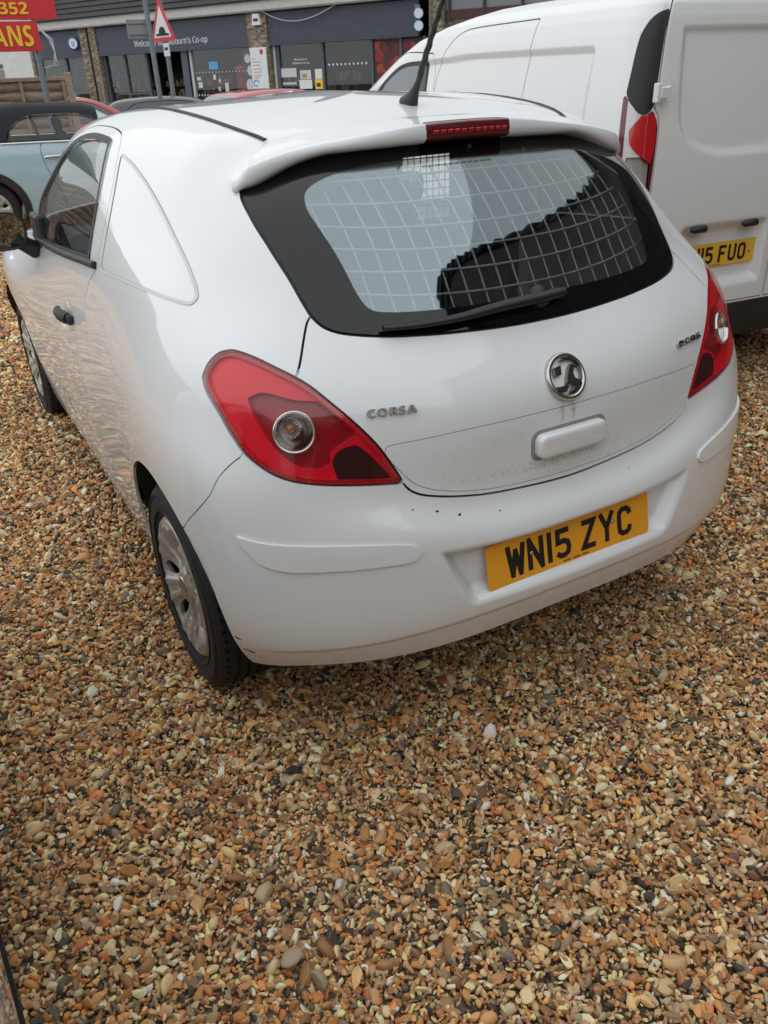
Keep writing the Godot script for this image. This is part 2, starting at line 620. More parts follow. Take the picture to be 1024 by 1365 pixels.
# the hatchback's skin, half of it: rings from the lower edge to the roof's spine, each from the middle of the tail round the side to the middle of the nose (x out, y up, z back)
const SKIN := [
	[0, 0.325, 0.655, 0.27, 0.318, 0.645, 0.515, 0.306, 0.592, 0.715, 0.29, 0.47, 0.795, 0.25, 0.29, 0.81, 0.21, 0, 0.8, 0.2, -0.4, 0.8, 0.2, -0.8, 0.8, 0.2, -1.25, 0.8, 0.2, -1.75, 0.8, 0.2, -2.15, 0.79, 0.21, -2.51, 0.74, 0.22, -2.9, 0.52, 0.22, -3.2, 0, 0.22, -3.28],
	[0, 0.41, 0.676, 0.27, 0.405, 0.666, 0.53, 0.395, 0.618, 0.742, 0.385, 0.5, 0.828, 0.36, 0.302, 0.835, 0.32, 0, 0.82, 0.3, -0.4, 0.818, 0.29, -0.8, 0.818, 0.29, -1.25, 0.818, 0.29, -1.75, 0.82, 0.31, -2.15, 0.815, 0.34, -2.51, 0.76, 0.34, -2.9, 0.54, 0.34, -3.24, 0, 0.34, -3.33],
	[0, 0.515, 0.674, 0.27, 0.515, 0.664, 0.532, 0.518, 0.618, 0.746, 0.525, 0.506, 0.838, 0.515, 0.307, 0.853, 0.48, 0, 0.838, 0.43, -0.4, 0.832, 0.41, -0.8, 0.83, 0.41, -1.25, 0.83, 0.41, -1.75, 0.838, 0.44, -2.15, 0.84, 0.5, -2.51, 0.77, 0.47, -2.9, 0.55, 0.46, -3.24, 0, 0.46, -3.33],
	[0, 0.605, 0.655, 0.27, 0.612, 0.645, 0.525, 0.648, 0.602, 0.742, 0.66, 0.498, 0.84, 0.655, 0.307, 0.862, 0.63, 0, 0.848, 0.58, -0.4, 0.838, 0.55, -0.8, 0.835, 0.55, -1.25, 0.837, 0.55, -1.75, 0.845, 0.58, -2.15, 0.852, 0.63, -2.51, 0.775, 0.58, -2.9, 0.55, 0.58, -3.2, 0, 0.58, -3.29],
	[0, 0.665, 0.612, 0.265, 0.675, 0.604, 0.495, 0.725, 0.567, 0.727, 0.77, 0.486, 0.834, 0.775, 0.297, 0.86, 0.76, 0, 0.848, 0.7, -0.4, 0.838, 0.68, -0.8, 0.835, 0.68, -1.25, 0.836, 0.68, -1.75, 0.852, 0.7, -2.15, 0.857, 0.74, -2.51, 0.77, 0.7, -2.9, 0.54, 0.68, -3.12, 0, 0.67, -3.22],
	[0, 0.785, 0.6, 0.265, 0.795, 0.59, 0.49, 0.83, 0.545, 0.706, 0.875, 0.458, 0.812, 0.885, 0.275, 0.845, 0.88, 0, 0.838, 0.83, -0.4, 0.828, 0.81, -0.8, 0.825, 0.8, -1.25, 0.828, 0.8, -1.75, 0.845, 0.8, -2.15, 0.835, 0.83, -2.51, 0.75, 0.8, -2.88, 0.5, 0.77, -3.04, 0, 0.765, -3.12],
	[0, 0.905, 0.57, 0.27, 0.915, 0.555, 0.49, 0.95, 0.497, 0.685, 0.988, 0.408, 0.785, 1, 0.25, 0.815, 0.995, 0, 0.815, 0.96, -0.4, 0.81, 0.93, -0.8, 0.807, 0.91, -1.25, 0.8, 0.9, -1.75, 0.78, 0.9, -2.15, 0.74, 0.91, -2.45, 0.64, 0.9, -2.72, 0.4, 0.9, -2.84, 0, 0.9, -2.9],
	[0, 1.015, 0.478, 0.28, 1.028, 0.46, 0.5, 1.07, 0.392, 0.635, 1.1, 0.3, 0.735, 1.105, 0.19, 0.778, 1.105, 0, 0.785, 1.082, -0.4, 0.785, 1.05, -0.8, 0.783, 1.015, -1.25, 0.765, 0.985, -1.78, 0.725, 0.98, -2.02, 0.66, 0.99, -2.18, 0.5, 1, -2.33, 0.27, 1.01, -2.43, 0, 1.015, -2.46],
	[0, 1.14, 0.392, 0.27, 1.15, 0.372, 0.485, 1.175, 0.306, 0.605, 1.195, 0.215, 0.69, 1.205, 0.1, 0.728, 1.205, -0.07, 0.742, 1.195, -0.42, 0.745, 1.175, -0.8, 0.752, 1.145, -1.2, 0.745, 1.125, -1.62, 0.705, 1.12, -1.83, 0.62, 1.13, -1.97, 0.46, 1.14, -2.08, 0.25, 1.15, -2.16, 0, 1.155, -2.19],
	[0, 1.265, 0.286, 0.26, 1.27, 0.271, 0.46, 1.285, 0.204, 0.57, 1.295, 0.12, 0.645, 1.302, 0.01, 0.68, 1.31, -0.13, 0.693, 1.31, -0.43, 0.702, 1.3, -0.77, 0.705, 1.28, -1.12, 0.7, 1.262, -1.42, 0.655, 1.265, -1.6, 0.57, 1.27, -1.71, 0.42, 1.28, -1.8, 0.23, 1.29, -1.85, 0, 1.295, -1.87],
	[0, 1.392, 0.128, 0.25, 1.388, 0.112, 0.43, 1.378, 0.065, 0.535, 1.372, 0.005, 0.59, 1.385, -0.06, 0.618, 1.395, -0.18, 0.633, 1.408, -0.45, 0.638, 1.408, -0.75, 0.642, 1.4, -1.02, 0.635, 1.388, -1.24, 0.585, 1.392, -1.37, 0.5, 1.4, -1.46, 0.37, 1.405, -1.52, 0.19, 1.41, -1.56, 0, 1.412, -1.575],
	[0, 1.435, 0.03, 0.22, 1.432, 0.02, 0.37, 1.425, -0.01, 0.46, 1.42, -0.05, 0.505, 1.427, -0.12, 0.525, 1.438, -0.22, 0.535, 1.455, -0.45, 0.54, 1.459, -0.72, 0.535, 1.455, -0.93, 0.52, 1.445, -1.1, 0.475, 1.443, -1.2, 0.4, 1.445, -1.27, 0.28, 1.44, -1.31, 0.15, 1.445, -1.35, 0, 1.447, -1.365],
	[0, 1.468, -0.14, 0.15, 1.466, -0.145, 0.25, 1.462, -0.16, 0.31, 1.458, -0.19, 0.34, 1.46, -0.24, 0.35, 1.466, -0.31, 0.355, 1.475, -0.47, 0.35, 1.476, -0.68, 0.34, 1.472, -0.84, 0.32, 1.466, -0.94, 0.29, 1.464, -1.01, 0.24, 1.464, -1.06, 0.17, 1.466, -1.1, 0.09, 1.467, -1.13, 0, 1.468, -1.14],
	[0, 1.49, -0.4, 0, 1.491, -0.405, 0, 1.491, -0.41, 0, 1.491, -0.42, 0, 1.4915, -0.45, 0, 1.492, -0.49, 0, 1.493, -0.56, 0, 1.493, -0.63, 0, 1.493, -0.7, 0, 1.492, -0.75, 0, 1.4915, -0.79, 0, 1.491, -0.81, 0, 1.491, -0.83, 0, 1.491, -0.84, 0, 1.486, -0.85],
]
# ---------------------------------------------------------------- the white hatchback van
func spline_fit(row: Array, closed: bool) -> Array:
	var n := row.size()
	var q := row.duplicate()
	for pass_ in 60:
		var next := []
		for i in n:
			var a: Vector3
			var b: Vector3
			if closed:
				a = q[(i - 1 + n) % n]
				b = q[(i + 1) % n]
			else:
				a = q[i - 1] if i > 0 else 2 * q[0] - q[1]
				b = q[i + 1] if i < n - 1 else 2 * q[n - 1] - q[n - 2]
			next.append(q[i] + row[i] - (a + 4 * q[i] + b) / 6)
		q = next
	return q

func prepare_skin() -> void:
	var rows := []
	for r in SKIN:
		var row := []
		for k in NC: row.append(Vector3(-r[k * 3], r[k * 3 + 1], r[k * 3 + 2]))
		for k in range(NC - 2, 0, -1): row.append(Vector3(r[k * 3], r[k * 3 + 1], r[k * 3 + 2]))
		rows.append(spline_fit(row, true))
	var n: int = rows[0].size()
	var cols := []
	for k in n:
		var col := []
		for r in NR: col.append(rows[r][k])
		cols.append(spline_fit(col, false))
	CP = []
	for r in NR + 2:
		var row := PackedVector3Array()
		for k in n:
			if r == 0: row.append(2 * cols[k][0] - cols[k][1])
			elif r == NR + 1: row.append(2 * cols[k][NR - 1] - cols[k][NR - 2])
			else: row.append(cols[k][r - 1])
		CP.append(row)

func weights(x: float) -> Array:
	var y := 1.0 - x
	return [y * y * y / 6, (3 * x * x * x - 6 * x * x + 4) / 6, (-3 * x * x * x + 3 * x * x + 3 * x + 1) / 6, x * x * x / 6]

# the skin at column u (0 tail, 14 nose; left side positive) and ring v
func skin(u: float, v: float) -> Vector3:
	var iu := floori(u)
	var iv := clampi(floori(v), 0, NR - 2)
	var wu := weights(u - iu)
	var wv := weights(v - iv)
	var n: int = CP[0].size()
	var o := Vector3.ZERO
	for a in 4:
		for b in 4: o += CP[iv + a][(iu + b - 1 + n) % n] * (wv[a] * wu[b])
	return o

func skin_normal(u: float, v: float) -> Vector3:
	var a := skin(u + 0.01, v) - skin(u - 0.01, v)
	var b := skin(u, minf(v + 0.01, NR - 1)) - skin(u, v - 0.01)
	var n := a.cross(b).normalized()
	return n if n.dot(skin(u, v) - Vector3(0, 0.8, -1.2)) > 0 else -n

func skin_frame(u: float, v: float, lift := 0.0) -> Transform3D:   # z out of the skin, y up, x to the right as seen from outside
	var z := skin_normal(u, v)
	var x := Vector3.UP.cross(z).normalized()
	return Transform3D(Basis(x, z.cross(x), z), skin(u, v) + z * lift)

func steps(stops: Array) -> PackedFloat32Array:
	var o := PackedFloat32Array()
	for i in stops.size() - 1:
		var n: int = ceili((stops[i + 1][0] - stops[i][0]) * stops[i][1])
		for k in n: o.append(lerpf(stops[i][0], stops[i + 1][0], float(k) / n))
	o.append(stops[-1][0])
	return o

func skin_half(us: PackedFloat32Array, vs: PackedFloat32Array) -> Surf:
	var pts := []
	var charts := []
	for u in us:
		var row := PackedVector3Array()
		var ch := PackedVector2Array()
		for v in vs:
			var q := skin(u, v)
			if u == 0.0 or u == 14.0: q.x = 0
			row.append(q)
			ch.append(Vector2(u, v))
		pts.append(row)
		charts.append(ch)
	var s := grid_surf(pts, charts)
	face_out(s, Vector3(0, 0.8, -1.2))
	return s

const LAMP := [3.39, 6.36, 3.51, 6.3, 3.64, 6.13, 3.73, 5.88, 3.67, 5.65, 3.52, 5.37, 3.36, 5.0, 3.21, 4.7, 3.08, 4.54, 2.94, 4.4, 2.8, 4.31, 2.66, 4.27, 2.45, 4.26, 2.13, 4.3, 1.82, 4.37, 1.78, 4.42, 1.83, 4.61, 1.97, 5.07, 2.16, 5.48, 2.35, 5.8, 2.48, 5.99, 2.6, 6.1, 2.77, 6.2, 3.03, 6.32, 3.28, 6.38]
const GATE := [-0.4, 4.01, 0.06, 4.0, 0.55, 4.06, 0.98, 4.09, 1.36, 4.11, 1.59, 4.14, 1.72, 4.24, 1.79, 4.4, 1.95, 4.6, 2.2, 5.1, 2.5, 5.7, 2.75, 6.05, 2.62, 6.1, 2.43, 6.65, 2.26, 7.04, 2.0, 7.3, 1.8, 9.8, -0.4, 9.8]
const REAR_GLASS := [-0.4, 7.03, 0.0, 7.01, 0.3, 7.01, 0.74, 7.01, 1.17, 6.97, 1.6, 6.9, 1.95, 6.87, 2.12, 6.92, 2.22, 7.06, 2.28, 7.27, 2.41, 7.72, 2.64, 8.23, 2.88, 8.69, 3.0, 9.16, 2.72, 9.6, 2.1, 9.9, 0.0, 9.98, -0.4, 9.98]
const CLEAR_GLASS := [-0.4, 7.42, 0.5, 7.41, 1.0, 7.36, 1.42, 7.31, 1.55, 7.34, 1.63, 7.55, 1.7, 7.92, 1.8, 8.34, 1.92, 8.72, 1.98, 8.98, 1.9, 9.28, 1.6, 9.5, 1.12, 9.66, 0.5, 9.7, -0.4, 9.7]
const DOOR := [9.9, 7.2, 9.5, 8.3, 9.19, 9.2, 8.75, 9.75, 8.4, 10.0, 7.77, 10.2, 6.92, 10.16, 6.5, 10.01, 6.36, 9.77, 6.31, 9.55, 6.25, 8.9, 6.25, 8.29, 6.29, 7.6, 6.34, 7.03, 6.6, 6.6, 6.75, 6.12, 6.77, 5.54, 6.76, 4.59, 6.76, 3.6, 6.68, 2.4, 6.6, 1.2, 6.75, 0.85, 9.0, 0.85, 9.35, 1.2, 9.5, 2.5, 9.6, 4.5, 9.75, 6.3]
const SIDE_GLASS := [9.55, 7.3, 9.12, 8.45, 8.87, 9.2, 8.51, 9.56, 8.14, 9.76, 7.63, 9.86, 7.17, 9.84, 6.7, 9.76, 6.64, 9.3, 6.6, 8.6, 6.6, 7.9, 6.62, 7.14, 7.65, 7.14, 8.6, 7.14]
const QUARTER := [6.2, 9.5, 5.85, 9.35, 5.34, 9.0, 4.74, 8.46, 4.21, 7.82, 3.97, 7.34, 3.93, 7.14, 4.06, 7.03, 4.46, 7.03, 5.32, 7.01, 6.1, 7.0, 6.2, 7.06, 6.15, 8.3]
const WINDSCREEN := [14.4, 7.3, 12.0, 7.3, 10.5, 7.35, 10.2, 8.3, 10.05, 9.3, 10.3, 9.75, 12.0, 9.8, 14.4, 9.8]
const BUMPER := [-0.4, 4.4, 1.5, 4.5, 1.9, 4.6, 2.6, 4.8, 3.24, 4.75, 3.23, 4.68, 3.37, 4.45, 3.52, 4.14, 3.66, 3.73, 3.87, 3.34, 4.1, 2.97, 4.24, 2.72, 4.5, 2.3, 4.4, 1.0, 4.3, -0.4, -0.4, -0.4]
const RUB := [3.36, 3.07, 3.01, 3.0, 2.55, 2.96, 2.03, 2.91, 1.7, 2.86, 1.63, 2.76, 1.64, 2.64, 1.72, 2.54, 2.04, 2.51, 2.57, 2.5, 2.84, 2.51, 3.07, 2.6, 3.22, 2.81]
const RECESS := [-0.4, 2.66, 0.2, 2.66, 1.46, 2.63, 1.34, 2.0, 1.16, 1.27, 0.2, 1.2, -0.4, 1.2]
const LAMP_INNER := [3.16, 5.7, 2.97, 5.84, 2.65, 5.78, 2.44, 5.8, 2.29, 5.57, 2.14, 5.28, 2.29, 5.06, 2.4, 4.88, 2.42, 4.67, 2.52, 4.55, 2.71, 4.6, 2.86, 4.8, 2.99, 5.05, 3.1, 5.39]
const LAMP_SMOKE := [2.36, 4.36, 2.4, 4.67, 2.37, 4.86, 2.29, 5.0, 2.17, 5.09, 2.12, 5.02, 2.0, 4.78, 1.87, 4.46]

func skin_cut(s: Surf, flat: Array, gap: float, depth := 0.012) -> Array:
	return cut_panel(s, outline(flat), skin, gap, depth)

# keeps what lies inside (or outside) an outline
func skin_keep(s: Surf, flat: Array, inside := true) -> Surf:
	measure(s, outline(flat), skin)
	return split(s, 0.0)[0 if inside else 1]

var wheel_made: Node3D = null

# a wheel whose axle's outer end points along x; the first is built, the others are copies
func make_wheel(parent: Node, at: Vector3, outward: float) -> void:
	var hub: Node3D
	if wheel_made != null:
		hub = wheel_made.duplicate()
		hub.name = "wheel"
		parent.add_child(hub, true)
	else:
		hub = Node3D.new()
		hub.name = "wheel"
		parent.add_child(hub, true)
		wheel_parts(hub)
		wheel_made = hub
	hub.transform = Transform3D(Basis(Vector3.UP, 0.0 if outward > 0 else PI) * Basis(Vector3.RIGHT, at.z * 0.7 + at.x), at)

func wheel_parts(hub: Node3D) -> void:
	# the axle runs along y of this frame, outward
	var fr := Transform3D(Basis(Vector3(0, 0, -1), Vector3(1, 0, 0), Vector3(0, -1, 0)), Vector3.ZERO)
	var s := st_new()
	var prof := [Vector2(0.19, -0.19), Vector2(0.255, -0.19), Vector2(0.282, -0.175), Vector2(0.2935, -0.155)]
	for g in 5:
		var y := -0.155 + 0.03 * g
		prof.append_array([Vector2(0.2945, y + 0.003), Vector2(0.2955, y + 0.022), Vector2(0.288, y + 0.0225), Vector2(0.288, y + 0.0295)])
	prof.append_array([Vector2(0.2935, -0.003), Vector2(0.286, 0.008), Vector2(0.272, 0.0145), Vector2(0.25, 0.0165), Vector2(0.23, 0.016), Vector2(0.212, 0.010), Vector2(0.205, 0.006), Vector2(0.20, -0.004), Vector2(0.19, -0.02)])
	lathe(s, prof, 72, fr, false)
	var tyre := build("tyre", s, M.rubber, hub)
	var rib := st_new()
	for r in [0.222, 0.262, 0.268]: lathe(rib, [Vector2(r + 0.0016, 0.014), Vector2(r + 0.0012, 0.0182), Vector2(r - 0.0012, 0.0182), Vector2(r - 0.0016, 0.014)], 72, fr)
	build("sidewall_rib", rib, M.rubber, tyre).set_meta("kind", "stuff")
	# tread blocks on the shoulder
	var b := st_new()
	for k in 60:
		var g := TAU * k / 60
		for row in 2:
			var y := -0.012 if row == 0 else -0.15
			var at2 := fr * Vector3(cos(g) * 0.289, y, sin(g) * 0.289)
			var out := fr.basis * Vector3(cos(g), 0, sin(g))
			var ax := fr.basis.y
			bx(b, at2, Vector3(0.016, 0.013, 0.026), 0.003, Basis(out.cross(ax).normalized(), out, ax).orthonormalized())
	build("tread_block", b, M.rubber, tyre).set_meta("kind", "stuff")
	# dished cover with seven broad spokes and openings between them
	var pts := []
	var charts := []
	for i in 281:
		var g := TAU * i / 280.0
		var row := PackedVector3Array()
		var ch := PackedVector2Array()
		for j in 53:
			var r := 0.006 + 0.197 * j / 52.0
			var k := r / 0.203
			var spoke := 0.5 + 0.5 * cos(7 * g)
			var h := 0.012 - 0.02 * smoothstep(0.16, 0.42, k) + 0.026 * smoothstep(0.42, 0.92, k) - 0.012 * smoothstep(0.955, 1.0, k)
			var mid := smoothstep(0.26, 0.45, k) * (1.0 - smoothstep(0.86, 0.93, k))
			h += mid * (0.008 * smoothstep(0.38, 0.62, spoke) - 0.003 * smoothstep(0.86, 0.97, spoke) - 0.006 * smoothstep(0.6, 0.9, 1.0 - spoke))
			row.append(fr * Vector3(r * cos(g), h - 0.004, r * sin(g)))
			ch.append(Vector2(g, r))
		pts.append(row)
		charts.append(ch)
	var c := grid_surf(pts, charts)
	face_out(c, fr * Vector3(0, -3, 0))
	for i in c.p.size():
		var g := fposmod(c.w[i].x + PI / 7, TAU / 7) - PI / 7
		g = absf(absf(g) - PI / 7)       # from the middle of an opening
		var across := g * c.w[i].y
		var along := c.w[i].y - 0.143
		c.d[i] = sqrt(pow(across / 0.019, 2) + pow(along / 0.032, 2)) - 1.0
	var holes := split(c, 0.0)
	flange(holes[1], holes[3], 0.012)
	var cover := put_surf("wheel_cover", holes[1], M.silver_dusty, hub)
	var rimline := st_new()
	lathe(rimline, [Vector2(0.2045, -0.004), Vector2(0.2045, 0.004), Vector2(0.2015, 0.0075), Vector2(0.1975, 0.0075), Vector2(0.196, 0.003)], 72, fr)
	build("cover_edge", rimline, M.silver, cover)
	var boss := st_new()
	lathe(boss, [Vector2(0.034, 0.004), Vector2(0.032, 0.011), Vector2(0.027, 0.012), Vector2(0.025, 0.0105), Vector2(0, 0.0105)], 28, fr)
	build("centre_cap", boss, M.chrome_dull, cover)
	var rim := st_new()
	lathe(rim, [Vector2(0.2, -0.02), Vector2(0.19, -0.06), Vector2(0.06, -0.05), Vector2(0, -0.05)], 40, fr)
	build("rim", rim, M.black, hub)

func tail_lamp(lens: Surf, car: Node, right: bool) -> void:
	var side := 2 if right else 0
	var root := Node3D.new()
	root.name = "tail_light"
	car.add_child(root, true)
	tag(root, "red tail light on the far right corner, seen edge on" if right else "large red tail light on the near corner with round clear lamp")
	var cover := copy_of(lens)
	flange(cover, rim_edges(cover), 0.012)
	put_surf("lens", cover, M.lens, root, side)
	# the reflector behind the lens: an outer band, a deeper inner field, a smoked field
	var back := copy_of(lens)
	var bowl_at := skin(2.71, 5.22)
	for i in back.p.size(): back.d[i] = (back.p[i] - bowl_at).length() - 0.0425
	back = split(back, 0.0)[1]
	measure(back, outline(LAMP_SMOKE), skin)
	var sm := split(back, 0.0)
	measure(sm[1], outline(LAMP_INNER), skin)
	var inner := split(sm[1], 0.0)
	offset(inner[1], -0.009)
	flange(inner[1], inner[3], 0.018)
	put_surf("outer_reflector", inner[1], M.red_ribbed, root, side)
	put_surf("inner_reflector", offset(inner[0], -0.024), M.red_dark, root, side)
	put_surf("smoked_reflector", offset(sm[0], -0.011), M.smoke_ribbed, root, side)
	# the bowl of the reversing lamp
	var f := skin_frame(2.71, 5.22, -0.004)
	if right: f = Transform3D(Basis(-f.basis.x * Vector3(-1, 1, 1), f.basis.y * Vector3(-1, 1, 1), f.basis.z * Vector3(-1, 1, 1)), f.origin * Vector3(-1, 1, 1))
	f = f * Transform3D(Basis(Vector3(1, 0, 0), PI / 2).scaled(Vector3.ONE * 1.14), Vector3.ZERO)   # y of the lathe out of the skin
	var ring := st_new()
	lathe(ring, [Vector2(0.040, -0.02), Vector2(0.040, -0.003), Vector2(0.0385, 0.001), Vector2(0.035, 0.0), Vector2(0.033, -0.010)], 48, f)
	build("lamp_ring", ring, M.chrome, root)
	var bowl := st_new()
	lathe(bowl, [Vector2(0.034, -0.008), Vector2(0.026, -0.030), Vector2(0.016, -0.043), Vector2(0, -0.045)], 48, f)
	var bo := build("reversing_lamp", bowl, M.bowl, root)
	var flutes := st_new()
	for k in 22:
		var g := TAU * k / 22
		tube(flutes, [f * Vector3(-0.007 + cos(g) * 0.010, -0.030, -0.007 + sin(g) * 0.010), f * Vector3(-0.007 + cos(g) * 0.0185, -0.012, -0.007 + sin(g) * 0.0185)], 0.0016, 5)
	build("bulb_collar", flutes, M.white_glass, bo)
	var bulb := st_new()
	lathe(bulb, [Vector2(0.010, -0.034), Vector2(0.010, -0.016), Vector2(0.007, -0.010), Vector2(0, -0.008)], 16, f * Transform3D(Basis.IDENTITY, Vector3(-0.007, 0, -0.007)))
	build("bulb", bulb, M.amber, bo)

# the open border of a surface, as directed edges
func rim_edges(s: Surf) -> PackedInt32Array:
	var seen := {}
	var size := s.p.size()
	for f in range(0, s.t.size(), 3):
		for k in 3: seen[s.t[f + k] * size + s.t[f + (k + 1) % 3]] = true
	var o := PackedInt32Array()
	for key in seen:
		var a: int = key / size
		var b: int = key % size
		if not seen.has(b * size + a): o.append_array(PackedInt32Array([a, b]))
	return o

func hatchback() -> void:
	prepare_skin()
	var car := thing("parked_car", "white three door hatchback van seen from behind on the gravel, plate WN15 ZYC", "car")
	var us := steps([[0.0, 24], [4.6, 14], [9.6, 7], [14.0, 1]])
	var vs := steps([[0.0, 15], [7.5, 11], [11.5, 8], [13.0, 1]])
	var body := skin_half(us, vs)
	# plate recess and the step under the bumper
	var base_n := body.n.duplicate()
	measure(body, outline(RECESS), skin)
	for i in body.p.size():
		if body.d[i] < 0: body.p[i] -= base_n[i] * 0.044 * smoothstep(0.0, 0.03, -body.d[i])
		var w := body.w[i]
		if w.x < 3.6:
			var line := 0.86 - 0.1 * smoothstep(1.5, 3.6, w.x)
			body.p[i] -= base_n[i] * 0.007 * (1.0 - smoothstep(line - 0.04, line + 0.04, w.y)) * (1.0 - smoothstep(2.6, 3.6, w.x))
	renormal(body)
	var strips := Surf.new()
	# rear wheel arch and front wheel arch: round openings
	for axle in [[0.025, 0.325, 0.352], [-2.50, 0.315, 0.345]]:
		for i in body.p.size():
			body.d[i] = Vector2(body.p[i].z - axle[0], body.p[i].y - axle[1]).length() - axle[2] if body.p[i].x < -0.45 else 1.0
		var a := split(body, 0.0)
		body = a[1]
		flange(body, a[3], 0.008)
	var r := skin_cut(body, REAR_GLASS, 0.0035, 0.008)
	var screen: Surf = r[0]
	body = r[1]
	put_surf("window_seal", r[2], M.black, car, 1)
	r = cut_panel(body, outline(LAMP, true, 5, 0.86), skin, 0.0022, 0.015)
	var lens := copy_of(r[0])
	body = r[1]
	join_in(strips, r[2])
	r = skin_cut(body, GATE, 0.0026, 0.018)
	var gate: Surf = r[0]
	body = r[1]
	join_in(strips, r[2])
	r = skin_cut(body, BUMPER, 0.0015)
	var bumper: Surf = r[0]
	body = r[1]
	join_in(strips, r[2])
	r = skin_cut(body, QUARTER, 0.004, 0.006)
	var quarter: Surf = r[0]
	body = r[1]
	put_surf("quarter_seal", offset(r[2], 0.006), M.seal, car, 1)
	r = skin_cut(body, DOOR, 0.0022)
	var door: Surf = r[0]
	body = r[1]
	join_in(strips, r[2])
	r = skin_cut(door, SIDE_GLASS, 0.010, 0.006)
	door = r[1]
	var fr := skin_cut(body, WINDSCREEN, 0.004, 0.01)
	put_surf("body_shell", fr[1], M.paint, car, 1)
	put_surf("windscreen", fr[0], M.pane_side, car, 1)
	join_in(strips, fr[2])
	for mirror in [0, 2]:
		var dn := put_surf("door", door, M.paint, car, mirror)
		put_surf("side_window", offset(copy_of(r[0]), -0.004), M.pane_side, dn, mirror)
		put_surf("window_frame", offset(copy_of(r[2]), 0.008), M.trim, dn, mirror)
		put_surf("quarter_panel", quarter, M.paint, car, mirror)
	measure(bumper, outline(RUB), skin)
	r = split(bumper, 0.0)
	bumper = r[1]
	offset(r[0], 0.006)
	flange(r[0], r[2], 0.012)
	for mirror in [0, 2]: put_surf("rub_strip", r[0], M.bumper, car, mirror)
	var lip := offset(copy_of(bumper), 0.0)
	put_surf("rear_bumper", lip, M.bumper_dirty, car, 1)
	# crease across the tailgate
	var g2 := skin_cut(gate, [-0.4, 5.44, 0.04, 5.44, 0.4, 5.44, 1.08, 5.36, 1.84, 5.12, 1.92, 5.02, 1.89, 4.85, 1.76, 4.55, 1.62, 4.34, 1.36, 4.24, 0.98, 4.20, 0.55, 4.17, -0.4, 4.11], 0.0007, 0.0015)
	join_in(g2[1], g2[0])
	var tailgate := put_surf("tailgate", g2[1], M.tailgate_dirty, car, 1)
	put_surf("crease_line", g2[2], M.dirt, tailgate, 1)
	put_surf("panel_gap", strips, M.gap, car, 1)
	tail_lamp(lens, car, false)
	tail_lamp(lens, car, true)
	# rear window: clear middle and printed black border, inside it a mesh guard
	measure(screen, outline(CLEAR_GLASS), skin)
	var pane := split(screen, 0.0)
	var rw := put_surf("rear_window", pane[0], M.pane, car, 1)
	put_surf("window_film", offset(copy_of(pane[0]), -0.003), M.film, rw, 1)
	put_surf("window_border", pane[1], M.frit, rw, 1)
	var guard := st_new()
	for k in range(-11, 12):
		var line := []
		for j in 24:
			var v := 7.15 + 2.55 * j / 23.0
			var u := 0.0
			var want := -0.0485 * k
			for it in 12: u += (skin(u, v).x - want) / 0.26
			if absf(u) < 2.12: line.append(skin(u, v) - skin_normal(u, v) * 0.035)
		if line.size() > 3: tube(guard, line, 0.0026, 5)
	for k in 7:
		var line := []
		var v := 7.30 + 0.38 * k
		for j in 41:
			var u := lerpf(-2.0, 2.0, j / 40.0)
			line.append(skin(u, v) - skin_normal(u, v) * 0.031)
		tube(guard, line, 0.0028, 5)
	build("window_guard", guard, M.wire, car)
	interior(car)
	fittings(car, tailgate)
	for z in [0.0, -2.511]:
		for sd in [-1.0, 1.0]: make_wheel(car, Vector3(0.815 * sd, 0.295, z), sd)

